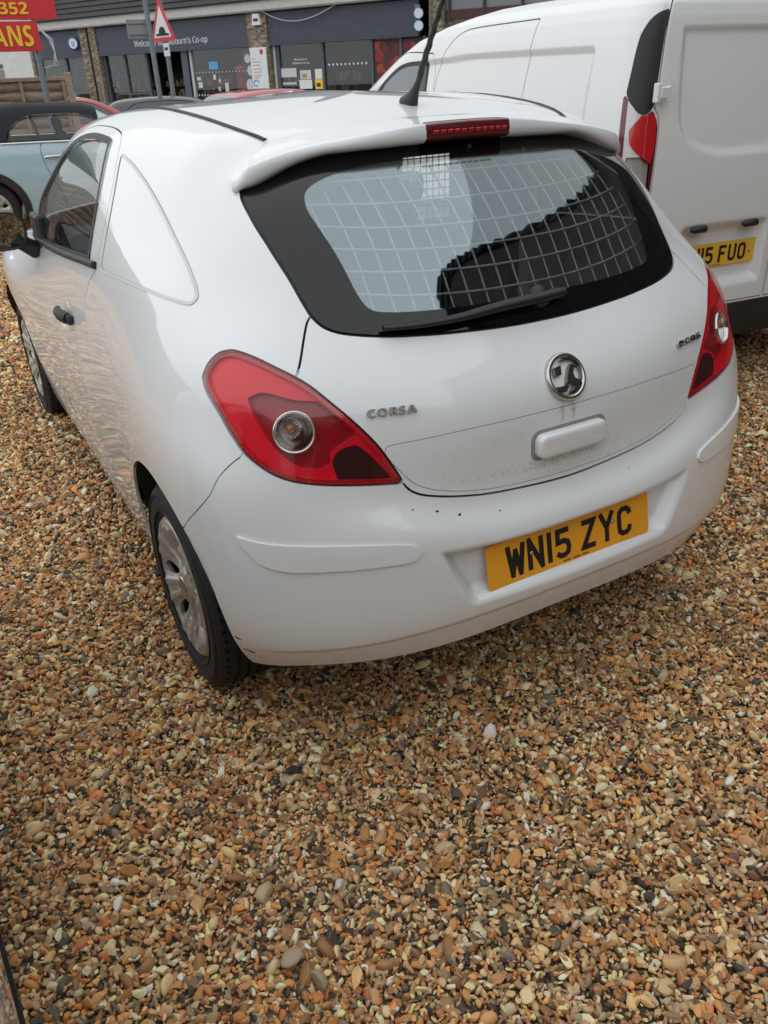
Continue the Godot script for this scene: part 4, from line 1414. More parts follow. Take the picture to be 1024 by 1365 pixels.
# pebbles: a rounded or split stone of about unit size, flattened
func stone_mesh(kind: int, rnd: RandomNumberGenerator) -> ArrayMesh:
	var ico := SphereMesh.new()
	ico.radius = 0.5
	ico.height = 1.0
	ico.radial_segments = 8
	ico.rings = 4
	var arr := ico.get_mesh_arrays()
	var p: PackedVector3Array = arr[Mesh.ARRAY_VERTEX]
	var nz := FastNoiseLite.new()
	nz.seed = 100 + kind
	nz.frequency = 0.9
	var planes := []
	for k in (7 + kind % 4 if kind % 4 != 1 else 2):
		planes.append([Vector3(rnd.randfn(), rnd.randfn(), rnd.randfn()).normalized(), rnd.randf_range(0.15, 0.34)])
	var sc := Vector3(1.12, rnd.randf_range(0.38, 0.7), rnd.randf_range(0.55, 0.9))
	for i in p.size():
		var q := p[i]
		q *= 1.0 + 0.35 * nz.get_noise_3dv(q * 1.5)
		for pl in planes:
			var over: float = q.dot(pl[0]) - pl[1]
			if over > 0: q -= pl[0] * over * 0.92
		p[i] = q * sc
	var s := st_new()
	var idx: PackedInt32Array = arr[Mesh.ARRAY_INDEX]
	for i in idx: 
		s.set_smooth_group(1 if kind % 4 == 1 else -1)
		s.add_vertex(p[i])
	s.generate_normals()
	return s.commit()

const STONE_TONES := [
	[0.58, 0.326, 0.136, 10], [0.42, 0.218, 0.088, 11], [0.69, 0.461, 0.236, 9], [0.32, 0.160, 0.068, 8], [0.58, 0.262, 0.083, 9],
	[0.79, 0.589, 0.319, 7], [0.46, 0.333, 0.195, 9], [0.29, 0.205, 0.124, 7], [0.59, 0.461, 0.295, 6], [0.07, 0.055, 0.042, 6],
	[0.15, 0.121, 0.090, 4], [0.84, 0.717, 0.448, 3], [0.50, 0.179, 0.065, 4], [0.45, 0.250, 0.130, 9], [0.84, 0.780, 0.614, 2]]

func gravel() -> void:
	var rnd := RandomNumberGenerator.new()
	rnd.seed = 77
	var bag := []
	for i in STONE_TONES.size():
		for k in STONE_TONES[i][3]: bag.append(i)
	var kinds := 14
	var xf := []
	var tints := []
	for k in kinds:
		xf.append([])
		tints.append(PackedColorArray())
	var eye := Vector2(-1.24, 1.92)
	var layers := [
		# spacing, nearest and farthest distance from the standing point, mean size
		[0.0090, 0.0, 2.7, 0.0140], [0.0130, 2.7, 5.2, 0.0172], [0.026, 5.2, 12.5, 0.032]]
	for la in layers:
		var sp: float = la[0]
		var x := -4.2
		while x < 4.6:
			x += sp
			var z := -9.6
			while z < 2.6:
				var at := Vector2(x + rnd.randf_range(-0.5, 0.5) * sp, z + rnd.randf_range(-0.5, 0.5) * sp)
				z += sp
				var d := at.distance_to(eye)
				if d < la[1] or d >= la[2]: continue
				if absf(at.x) < 0.55 and at.y < -0.6 and at.y > -3.2: continue
				if at.x > 1.0 and at.y < -2.2: continue
				if at.y < -4.0 and (at.x > 1.2 or at.x < -2.6): continue
				if at.x < -2.2 and at.y > -1.0: continue
				if at.y > 1.75 and at.x > 1.2: continue
				var size: float = la[3] * exp(rnd.randfn(0.0, 0.34))
				if rnd.randf() < 0.02: size *= 1.9
				size = minf(size, 0.044)
				var b := Basis.from_euler(Vector3(rnd.randfn(0, 0.45), rnd.randf() * TAU, rnd.randfn(0, 0.45))).scaled_local(Vector3.ONE * size * 1.18)
				var k := rnd.randi() % kinds
				var lie := 0.006 * sin(at.x * 2.3 + 1.0) * sin(at.y * 1.9) + 0.004 * sin(at.x * 7.0 + at.y * 5.0)
				xf[k].append(Transform3D(b, Vector3(at.x, lie + rnd.randf_range(-0.006, 0.010) + size * 0.12, at.y)))
				var t: Array = STONE_TONES[bag[rnd.randi() % bag.size()]]
				var j := exp(rnd.randfn(0, 0.2))
				var wm := rnd.randf_range(0.93, 1.07)
				tints[k].append(Color(minf(t[0] * j * wm * 1.15, 0.84), minf(t[1] * j * 1.12, 0.78), minf(t[2] * j / wm * 1.06, 0.70)))
	for k in kinds:
		var mm := MultiMesh.new()
		mm.transform_format = MultiMesh.TRANSFORM_3D
		mm.use_colors = true
		mm.mesh = stone_mesh(k, rnd)
		var n: int = xf[k].size()
		mm.instance_count = n
		for i in n:
			mm.set_instance_transform(i, xf[k][i])
			mm.set_instance_color(i, tints[k][i])
		var o := MultiMeshInstance3D.new()
		o.name = numbered("gravel")
		o.multimesh = mm
		o.material_override = M.stone
		add_child(o, true)
		tag(o, "loose brown and grey gravel stones covering the yard", "gravel", "gravel of the yard", "stuff")
	# a few stones and bits large or odd enough to be picked out
	var odd := [
		[305, 0.048, [0.42, 0.33, 0.22], "large flat tan stone in the gravel, lower left foreground", Vector2(-0.957, 0.965)],
		[7, 0.045, [0.62, 0.56, 0.47], "pale cream pebble lying in the gravel left of the middle foreground", Vector2(-0.80, 0.87)],
		[5, 0.052, [0.40, 0.30, 0.20], "long oval tan pebble near the bottom edge of the gravel", Vector2(-0.93, 1.03)],
		[9, 0.046, [0.62, 0.58, 0.52], "white angular stone lying on the gravel right of the bumper", Vector2(0.79, 0.80)],
		[4, 0.05, [0.035, 0.035, 0.04], "dark flint lying in the gravel behind the wheel", Vector2(-0.75, 0.52)]]
	for q in odd:
		var o := put_mesh("stone", stone_mesh(q[0], rnd), mat(lin(q[2][0], q[2][1], q[2][2]), 0.7))
		o.transform = Transform3D(Basis.from_euler(Vector3(0.1, q[0], 0.08)).scaled_local(Vector3.ONE * q[1]), Vector3(q[4].x, 0.013, q[4].y))
		tag(o, q[3], "stone", "odd stones in the gravel")

# ---------------------------------------------------------------- other vehicles
func table(rows: Array, y: float) -> float:
	for i in rows.size() - 1:
		if y <= rows[i + 1][0]: return lerpf(rows[i][1], rows[i + 1][1], clampf((y - rows[i][0]) / (rows[i + 1][0] - rows[i][0]), 0, 1))
	return rows[-1][1]

func panel_van() -> void:
	var van := thing("delivery_van", "tall white panel van parked on the right, plate WN15 FUO", "van", Vector3(2.0967, 0, -0.75) + Vector3(0.335 * cos(-0.0934), 0, -0.335 * sin(-0.0934)), -0.0934)
	var hw := 0.915
	var levels := [[0.28, 0.06, -0.02], [0.36, 0.03, 0.02], [0.46, 0.012, 0.035], [0.56, 0.0, 0.035], [0.66, 0.0, 0.035], [0.76, 0.0, 0.035], [0.86, 0.0, 0.035], [0.96, 0.0, 0.03], [1.06, 0.003, 0.024], [1.16, 0.008, 0.016], [1.26, 0.016, 0.006], [1.36, 0.027, -0.006], [1.46, 0.04, -0.018], [1.56, 0.055, -0.032], [1.64, 0.07, -0.044], [1.70, 0.086, -0.055], [1.745, 0.105, -0.07], [1.78, 0.135, -0.095], [1.805, 0.19, -0.15], [1.822, 0.30, -0.26], [1.833, 0.50, -0.5], [1.84, 0.9, -0.9]]
	var nose := [[0.28, -4.30], [0.5, -4.40], [0.9, -4.30], [1.0, -4.12], [1.08, -3.93], [1.25, -3.65], [1.42, -3.31], [1.52, -3.04], [1.60, -2.81], [1.69, -2.49], [1.75, -2.1], [1.80, -1.62], [1.84, -1.2]]
	var q := []
	for k in 64: q.append(-0.805 * k / 64.0)
	for k in 12: q.append(-0.805 - 0.22 * k / 12.0)
	for k in 150: q.append(-1.025 - 2.9 * k / 150.0)
	for k in 13: q.append(-3.925 - 1.0 * k / 12.0)
	var fine := []
	for i in levels.size() - 1:
		for k in 6: fine.append([lerpf(levels[i][0], levels[i + 1][0], k / 6.0), lerpf(levels[i][1], levels[i + 1][1], k / 6.0), lerpf(levels[i][2], levels[i + 1][2], k / 6.0)])
	fine.append(levels[-1])
	var pts := []
	var charts := []
	for a in q:
		var row := PackedVector3Array()
		var ch := PackedVector2Array()
		for l in fine:
			var w: float = hw - l[1]
			var zr: float = l[2]
			var zf := table(nose, l[0])
			var rc := minf(0.11, w * 0.9)
			var p := Vector3(0, l[0], 0)
			if a > -0.805: p.x = a / 0.805 * (w - rc); p.z = zr - 0.02 * pow(p.x / hw, 2)
			elif a > -1.025:
				var g: float = (-0.805 - a) / 0.22 * PI / 2
				p.x = -(w - rc) - rc * sin(g)
				p.z = zr - 0.018 - rc * (1 - cos(g))
			else:
				var t: float = (-1.025 - a) / 3.9
				var z0 := zr - 0.018 - rc
				# side as far as z -2.9 below the roof, then the nose draws in
				p.z = lerpf(z0, zf, t)
				p.x = -w * sqrt(maxf(0.0, 1.0 - pow(maxf(0.0, (t - 0.79) / 0.21), 2.4)))
			row.append(p)
			ch.append(Vector2(a if a > -1.025 else -0.915 + p.z, l[0]))
		pts.append(row)
		charts.append(ch)
	var s := grid_surf(pts, charts)
	face_out(s, Vector3(0, 0.9, -2))
	var n0 := s.n.duplicate()
	for em in [[[-0.70, 1.66, -0.665, 1.32, -0.60, 1.22, -0.42, 1.165, -0.09, 1.165, -0.09, 1.66], 0.014, 0.018], [[-0.60, 0.80, -0.56, 0.865, -0.05, 0.865, -0.05, 0.57, -0.55, 0.57, -0.60, 0.63], 0.040, 0.035], [[-1.27, 1.60, -1.27, 1.05, -2.95, 1.05, -2.90, 1.58, -2.3, 1.60], 0.014, 0.016]]:
		measure(s, outline(em[0]))
		for i in s.p.size():
			if s.d[i] < 0: s.p[i] -= n0[i] * em[1] * smoothstep(0.0, em[2], -s.d[i])
	renormal(s)
	var gaps := Surf.new()
	var strip := cut_panel(s, outline([-0.80, 1.725, -0.86, 1.71, -0.905, 1.675, -0.935, 1.62, -0.955, 1.50, -0.968, 1.425, -0.96, 1.405, -0.89, 1.345, -0.85, 1.335, -0.815, 1.36, -0.805, 1.40], true, 3, 0.9), null, 0.001)
	s = strip[1]
	put_surf("lamp_cover", strip[0], M.trim, van, 1)
	var lampo := outline([-0.982, 1.42, -0.96, 1.402, -0.89, 1.342, -0.85, 1.332, -0.81, 1.357, -0.775, 1.29, -0.775, 1.18, -0.785, 1.0, -0.82, 0.97, -0.96, 0.98, -0.982, 1.1, -0.985, 1.3], true, 3, 0.9)
	var lm := cut_panel(s, lampo, null, 0.001)
	s = lm[1]
	for mirror in [0, 2]:
		var lamp := Node3D.new()
		lamp.name = "tail_light"
		van.add_child(lamp, true)
		var lens := copy_of(lm[0])
		measure(lens, outline([-0.80, 1.40, -0.784, 1.28, -0.786, 1.19, -0.80, 1.145, -0.885, 1.195, -0.925, 1.23, -0.93, 1.28, -0.905, 1.305, -0.86, 1.35, -0.84, 1.40], true, 4, 0.8))
		var a := split(lens, 0.0)
		put_surf("red_lens", offset(a[0], 0.004), M.red, lamp, mirror)
		for i in a[1].p.size(): a[1].d[i] = minf(0.952 + a[1].w[i].x, -0.797 + 0.0 * a[1].w[i].y - a[1].w[i].x)
		var b := split(a[1], 0.0)
		put_surf("edge_lens", b[0], M.red_deep, lamp, mirror)
		for i in b[1].p.size(): b[1].d[i] = maxf(b[1].w[i].y - 1.175, -0.935 - b[1].w[i].x)
		var cr := split(b[1], 0.0)
		flange(cr[1], cr[3], 0.02)
		put_surf("clear_lens", cr[1], M.clear_white, lamp, mirror)
		put_surf("indicator_reflector", offset(cr[0], -0.012), M.clear_ribbed, lamp, mirror)
	# everything under the doors is black bumper
	for i in s.p.size(): s.d[i] = s.w[i].y - (0.475 if s.w[i].x > -1.3 else 0.40)
	var low := split(s, 0.0)
	put_surf("bumper", low[0], M.trim, van, 1)
	s = low[1]
	for cut in [["rear_door", [-0.004, 0.485, -0.772, 0.485, -0.776, 0.98, -0.77, 1.18, -0.772, 1.31, -0.806, 1.372, -0.797, 1.40, -0.797, 1.76, -0.7, 1.79, -0.004, 1.79], 0.003], ["sliding_door", [-1.765, 1.735, -2.40, 1.725, -2.56, 1.69, -2.68, 1.60, -2.76, 1.45, -2.78, 0.5, -1.78, 0.5, -1.83, 1.2], 0.003], ["front_door", [-2.80, 0.5, -2.775, 1.50, -2.80, 1.62, -3.2, 1.63, -3.45, 1.54, -3.7, 1.40, -3.95, 1.2, -4.05, 1.0, -4.0, 0.5], 0.003]]:
		var r := cut_panel(s, outline(cut[1]), null, cut[2])
		s = r[1]
		join_in(gaps, r[2])
		if cut[0] == "front_door":
			var wr := cut_panel(r[0], outline([-2.87, 1.575, -3.2, 1.56, -3.45, 1.47, -3.66, 1.34, -3.84, 1.20, -3.9, 1.12, -2.90, 1.12]), null, 0.012)
			for mirror in [0, 2]:
				var dn := put_surf(cut[0], wr[1], M.white2, van, mirror)
				put_surf("side_window", wr[0], M.dark_pane, dn, mirror)
				put_surf("window_frame", offset(copy_of(wr[2]), 0.010), M.trim, dn, mirror)
		else:
			for mirror in [0, 2]: put_surf(cut[0], r[0], M.white2, van, mirror)
	put_surf("body_shell", s, M.white2, van, 1)
	put_surf("panel_gap", gaps, M.gap, van, 1)
	for y in [1.42, 0.62]:
		var h := st_new()
		bx(h, Vector3(-0.795, y, 0.005), Vector3(0.022, 0.075, 0.03), 0.004)
		bx(h, Vector3(-0.765, y, 0.012), Vector3(0.045, 0.045, 0.022), 0.004)
		bx(h, Vector3(-0.742, y - 0.004, 0.012), Vector3(0.02, 0.06, 0.02), 0.004)
		build("door_hinge", h, M.white2, van)
	for x in [-0.485, -0.168]:
		var h := st_new()
		tube(h, [Vector3(x - 0.042, 0.846, 0.025), Vector3(x - 0.028, 0.847, 0.032), Vector3(x + 0.04, 0.848, 0.032)], [0.006, 0.016, 0.017], 12)
		build("plate_lamp", h, M.black, van)
	number_plate(van, Transform3D(Basis.IDENTITY, Vector3(-0.335, 0.7136, 0.002)), "WN15 FUO", M.yellow_old, [Vector2(0.225, -0.005), Vector2(-0.228, 0.0)], M.amber)
	var ub := st_new()
	bx(ub, Vector3(0, 0.33, -2.15), Vector3(1.6, 0.1, 4.0), 0.02)
	build("underbody", ub, M.inside, van)
	for z in [-0.95, -3.5]:
		for sd in [-1.0, 1.0]: make_wheel(van, Vector3(0.85 * sd, 0.295, z), sd)

# a car as a loft through stations along its length: [z, half width, sill, waist, roof, half roof]
func loft_half(stations: Array) -> Surf:
	var pts := []
	var charts := []
	var n := stations.size()
	for i in n - 1:
		for k in 8:
			var t := k / 8.0
			var st := []
			for c in 6: st.append(cubic_interpolate(stations[i][c], stations[i + 1][c], stations[maxi(i - 1, 0)][c], stations[mini(i + 2, n - 1)][c], t))
			loft_row(st, pts, charts)
	loft_row(stations[-1], pts, charts)
	var s := grid_surf(pts, charts)
	face_out(s, Vector3(0, 0.7, -1.3))
	return s

func loft_row(st: Array, pts: Array, charts: Array) -> void:
	var w: float = st[1]
	var y0: float = st[2]
	var y1: float = st[3]
	var y2: float = st[4]
	var wr: float = st[5]
	var c := [Vector2(w * 0.80, y0 - 0.02), Vector2(w * 0.94, y0), Vector2(w * 0.985, y0 + (y1 - y0) * 0.22), Vector2(w, y0 + (y1 - y0) * 0.5), Vector2(w * 0.99, y0 + (y1 - y0) * 0.8), Vector2(w * 0.95, y1), Vector2(lerpf(w * 0.95, wr, 0.45), lerpf(y1, y2, 0.5)), Vector2(wr, lerpf(y1, y2, 0.88)), Vector2(wr * 0.72, lerpf(y1, y2, 0.98)), Vector2(wr * 0.3, y2), Vector2(0, y2 + 0.004)]
	var row := PackedVector3Array()
	var ch := PackedVector2Array()
	for i in c.size() - 1:
		for k in 5:
			var t := k / 5.0
			var a: Vector2 = c[maxi(i - 1, 0)]
			var d: Vector2 = c[mini(i + 2, c.size() - 1)]
			var q := Vector2(cubic_interpolate(c[i].x, c[i + 1].x, a.x, d.x, t), cubic_interpolate(c[i].y, c[i + 1].y, a.y, d.y, t))
			row.append(Vector3(-q.x, q.y, st[0]))
			ch.append(Vector2(st[0], i + t))
	row.append(Vector3(0, c[-1].y, st[0]))
	ch.append(Vector2(st[0], c.size() - 1.0))
	pts.append(row)
	charts.append(ch)

func cut_side(s: Surf, flat: Array, gap: float) -> Array:   # outline in (z, y)
	for i in s.w.size(): s.w[i] = Vector2(s.p[i].z, s.p[i].y)
	return cut_panel(s, outline(flat), null, gap)

func arches(s: Surf, list: Array) -> Surf:
	for a in list:
		for i in s.p.size(): s.d[i] = Vector2(s.p[i].z - a[0], s.p[i].y - 0.30).length() - a[1] if s.p[i].x < -0.4 else 1.0
		var r := split(s, 0.0)
		s = r[1]
		flange(s, r[3], 0.04)
	return s

func small_car(at: Vector3, turn: float, label: String, roof: float, paint: Material) -> void:
	var car := thing("parked_car", label, "car", at, turn, "cars parked in front of the shop")
	var k := roof / 1.45
	var stn := [[0.64, 0.55, 0.45, 0.78, 0.80, 0.4], [0.60, 0.70, 0.32, 0.93, 0.97, 0.48], [0.46, 0.79, 0.25, 0.96, 1.18, 0.52], [0.22, 0.83, 0.21, 0.97, 1.39, 0.55], [-0.4, 0.845, 0.2, 0.96, 1.45, 0.57], [-1.0, 0.845, 0.2, 0.94, 1.44, 0.57], [-1.45, 0.84, 0.2, 0.93, 1.34, 0.56], [-2.1, 0.83, 0.2, 0.92, 0.98, 0.62], [-2.7, 0.82, 0.24, 0.85, 0.9, 0.6], [-3.1, 0.76, 0.3, 0.7, 0.75, 0.5], [-3.25, 0.6, 0.42, 0.6, 0.62, 0.4]]
	for q in stn:
		q[3] *= k
		q[4] *= k
	var s := arches(loft_half(stn), [[0.0, 0.35], [-2.5, 0.35]])
	var r := cut_side(s, [0.12, 0.99 * k, 0.02, 1.2 * k, -0.25, 1.34 * k, -1.2, 1.33 * k, -1.75, 1.02 * k, -1.9, 0.98 * k], 0.006)
	for m in [0, 2]: put_surf("side_window", r[0], M.dark_pane, car, m)
	s = r[1]
	for i in s.p.size(): s.d[i] = maxf(maxf(absf(s.p[i].x) - 0.52, absf(s.p[i].z + 1.76) - 0.30), 0.9 * k + 0.06 - s.p[i].y)
	var f := split(s, 0.0)
	put_surf("windscreen", f[0], M.dark_pane, car, 1)
	s = f[1]
	for i in s.p.size(): s.d[i] = maxf(maxf(absf(s.p[i].x) - 0.5, absf(s.p[i].z - 0.42) - 0.14), 0.96 * k + 0.03 - s.p[i].y)
	f = split(s, 0.0)
	put_surf("rear_window", f[0], M.dark_pane, car, 1)
	put_surf("body_shell", f[1], paint, car, 1)
	for z in [0.0, -2.5]:
		for sd in [-1.0, 1.0]: make_wheel(car, Vector3(0.80 * sd, 0.295, z), sd)

func convertible() -> void:
	var turn := atan2(-0.988, -0.152)
	var b := Basis(Vector3.UP, turn)
	var car := thing("convertible_car", "pale blue convertible with black soft top parked left behind the hatchback", "car", Vector3(-0.278, 0, -8.63) - b.x * 0.80, turn)
	var stn := [[0.55, 0.55, 0.45, 0.78, 0.80, 0.45], [0.50, 0.72, 0.34, 0.92, 0.95, 0.52], [0.36, 0.80, 0.27, 0.945, 1.08, 0.54], [0.10, 0.84, 0.22, 0.955, 1.27, 0.56], [-0.3, 0.845, 0.2, 0.955, 1.335, 0.57], [-0.8, 0.845, 0.2, 0.95, 1.335, 0.575], [-1.3, 0.84, 0.2, 0.94, 1.28, 0.575], [-1.85, 0.83, 0.2, 0.93, 0.98, 0.64], [-2.4, 0.82, 0.22, 0.88, 0.93, 0.6], [-2.9, 0.78, 0.28, 0.74, 0.79, 0.5], [-3.1, 0.62, 0.4, 0.6, 0.62, 0.4]]
	var s := arches(loft_half(stn), [[0.0, 0.335], [-2.467, 0.335]])
	for i in s.p.size(): s.d[i] = Vector2(s.p[i].z, s.p[i].y - 0.30).length() - 0.415 if s.p[i].x < -0.4 and s.p[i].z > -1.0 else (Vector2(s.p[i].z + 2.467, s.p[i].y - 0.30).length() - 0.415 if s.p[i].x < -0.4 else 1.0)
	var cl := split(s, 0.0)
	put_surf("arch_trim", offset(cl[0], 0.008), M.trim, car, 1)
	s = cl[1]
	# soft top and windows above the waist
	for i in s.p.size(): s.d[i] = maxf(0.972 - s.p[i].y, -1.88 - s.p[i].z)
	var top := split(s, 0.0)
	s = top[1]
	flange(s, top[3], 0.01)
	var up: Surf = top[0]
	var r := cut_side(up, [-0.30, 0.985, -0.34, 1.08, -0.43, 1.17, -0.56, 1.225, -0.8, 1.235, -1.16, 1.215, -1.45, 1.08, -1.66, 0.985], 0.004)
	up = r[1]
	for m in [0, 2]:
		var pane := put_surf("side_window", offset(copy_of(r[0]), -0.006), M.pane_side, car, m)
		var div := st_new()
		var sx := -1.0 if m == 0 else 1.0
		tube(div, [Vector3(0.79 * sx, 0.98, -0.645), Vector3(0.70 * sx, 1.10, -0.62), Vector3(0.635 * sx, 1.225, -0.585)], 0.011, 6)
		build("window_divider", div, M.trim, pane)
	for i in up.p.size(): up.d[i] = maxf(up.p[i].z + 1.33, absf(up.p[i].x) - 0.56)
	var ws := split(up, 0.0)
	put_surf("windscreen", ws[0], M.pane_side, car, 1)
	for i in ws[1].p.size(): ws[1].d[i] = ws[1].p[i].z + 1.31
	var pil := split(ws[1], 0.0)
	put_surf("windscreen_frame", pil[0], M.mini_blue, car, 1)
	put_surf("soft_top", offset(pil[1], 0.012), M.soft_top, car, 1)
	r = cut_side(s, [-0.63, 0.97, -0.64, 0.8, -0.70, 0.6, -0.78, 0.42, -0.80, 0.27, -1.75, 0.27, -1.82, 0.5, -1.80, 0.97], 0.003)
	put_surf("body_shell", r[1], M.mini_blue, car, 1)
	put_surf("panel_gap", r[2], M.gap, car, 1)
	for m in [0, 2]: put_surf("door", r[0], M.mini_blue, car, m)
	for sx in [-1.0, 1.0]:
		var g := st_new()
		tube(g, [Vector3(0.70 * sx, 0.972, 0.42), Vector3(0.79 * sx, 0.975, 0.1), Vector3(0.803 * sx, 0.975, -0.4), Vector3(0.803 * sx, 0.970, -1.0), Vector3(0.79 * sx, 0.955, -1.8)], 0.011, 8)
		build("waist_strip", g, M.chrome, car)
		g = st_new()
		tube(g, [Vector3(0.835 * sx, 0.822, -0.66), Vector3(0.862 * sx, 0.826, -0.70), Vector3(0.862 * sx, 0.83, -0.83), Vector3(0.835 * sx, 0.83, -0.87)], 0.013, 8)
		build("door_handle", g, M.chrome, car)
		g = st_new()
		bx(g, Vector3(0.93 * sx, 0.98, -1.55), Vector3(0.16, 0.13, 0.1), 0.04)
		build("door_mirror", g, M.black, car)
	var inn := st_new()
	for sx in [-1.0, 1.0]:
		for z in [-0.9, -0.25]:
			bx(inn, Vector3(0.36 * sx, 0.80, z), Vector3(0.44, 0.5, 0.13), 0.05)
			bx(inn, Vector3(0.36 * sx, 1.12, z + 0.03), Vector3(0.24, 0.17, 0.1), 0.045)
	bx(inn, Vector3(0, 0.5, -0.9), Vector3(1.4, 0.1, 2.4), 0.02)
	bx(inn, Vector3(0, 0.85, -1.7), Vector3(1.3, 0.2, 0.3), 0.06)
	build("seats", inn, M.inside, car)
	var ring := []
	for k in 25: ring.append(Vector3(0.36 + 0.18 * cos(TAU * k / 24), 0.95 + 0.17 * sin(TAU * k / 24), -1.42 - 0.06 * sin(TAU * k / 24)))
	inn = st_new()
	tube(inn, ring, 0.014, 6)
	build("steering_wheel", inn, M.inside, car)
	for z in [0.0, -2.467]:
		for sd in [-1.0, 1.0]: make_wheel(car, Vector3(0.80 * sd, 0.295, z), sd)

func neighbour_car() -> void:
	var car := thing("parked_car", "white car on the left edge, only its lower flank and black sill in view", "car", Vector3(-2.134, 0, 2.35), deg_to_rad(4.0))
	var us := steps([[0.0, 5], [9.6, 4], [14.0, 1]])
	var vs := steps([[0.0, 6], [13.0, 1]])
	var s := skin_half(us, vs)
	for axle in [[0.025, 0.325, 0.352], [-2.50, 0.315, 0.345]]:
		for i in s.p.size(): s.d[i] = Vector2(s.p[i].z - axle[0], s.p[i].y - axle[1]).length() - axle[2] if s.p[i].x < -0.45 else 1.0
		var a := split(s, 0.0)
		s = a[1]
		flange(s, a[3], 0.035)
	for cut in [["rear_window", REAR_GLASS], ["side_window", SIDE_GLASS], ["windscreen", WINDSCREEN]]:
		var r := skin_cut(s, cut[1], 0.004)
		s = r[1]
		put_surf(cut[0], r[0], M.dark_pane, car, 1)
		put_surf("window_seal", r[2], M.black, car, 1)
	put_surf("body_shell", s, M.white2, car, 1)
	for sd in [-1.0, 1.0]:
		for z in [0.0, -2.511]: make_wheel(car, Vector3(0.815 * sd, 0.295, z), sd)
	for sd in [-1.0, 1.0]:
		var sill := st_new()
		bx(sill, Vector3(0.792 * sd, 0.175, -1.25), Vector3(0.055, 0.04, 1.78), 0.010)
		build("sill_trim", sill, M.black, car)
	var ub := st_new()
	bx(ub, Vector3(0, 0.25, -1.2), Vector3(1.3, 0.06, 3.4), 0.02)
	build("underbody", ub, M.inside, car)
# ---------------------------------------------------------------- buildings, fence and signs
const SHOP_TURN := -64.449

func disc(s: SurfaceTool, at: Vector3, r: float, depth: float, seg := 24) -> void:
	var poly := PackedVector2Array()
	for k in seg: poly.append(Vector2(cos(TAU * k / seg), sin(TAU * k / seg)) * r)
	prism(s, poly, 0, depth, Transform3D(Basis.IDENTITY, at))

func card(called: String, x0: float, x1: float, y0: float, y1: float, z: float, m: Material, parent: Node, depth := 0.012) -> MeshInstance3D:
	return box(called, Vector3((x0 + x1) / 2, (y0 + y1) / 2, z), Vector3(x1 - x0, y1 - y0, depth), m, parent)

func fit_words(called: String, text: String, x0: float, x1: float, y_base: float, z: float, cap: float, m: Material, parent: Node, bold := true) -> MeshInstance3D:
	var o := words(called, text, cap, 0.012, m, parent, Transform3D.IDENTITY, bold, HORIZONTAL_ALIGNMENT_LEFT)
	var box_: AABB = o.mesh.get_aabb()
	var k := (x1 - x0) / box_.size.x
	o.transform = Transform3D(Basis.from_scale(Vector3(k, 1, 1)), Vector3(x0 - box_.position.x * k, y_base, z))
	# letters stand on the baseline: the mesh is centred, so lift it by its lower edge when no letter hangs below
	return o

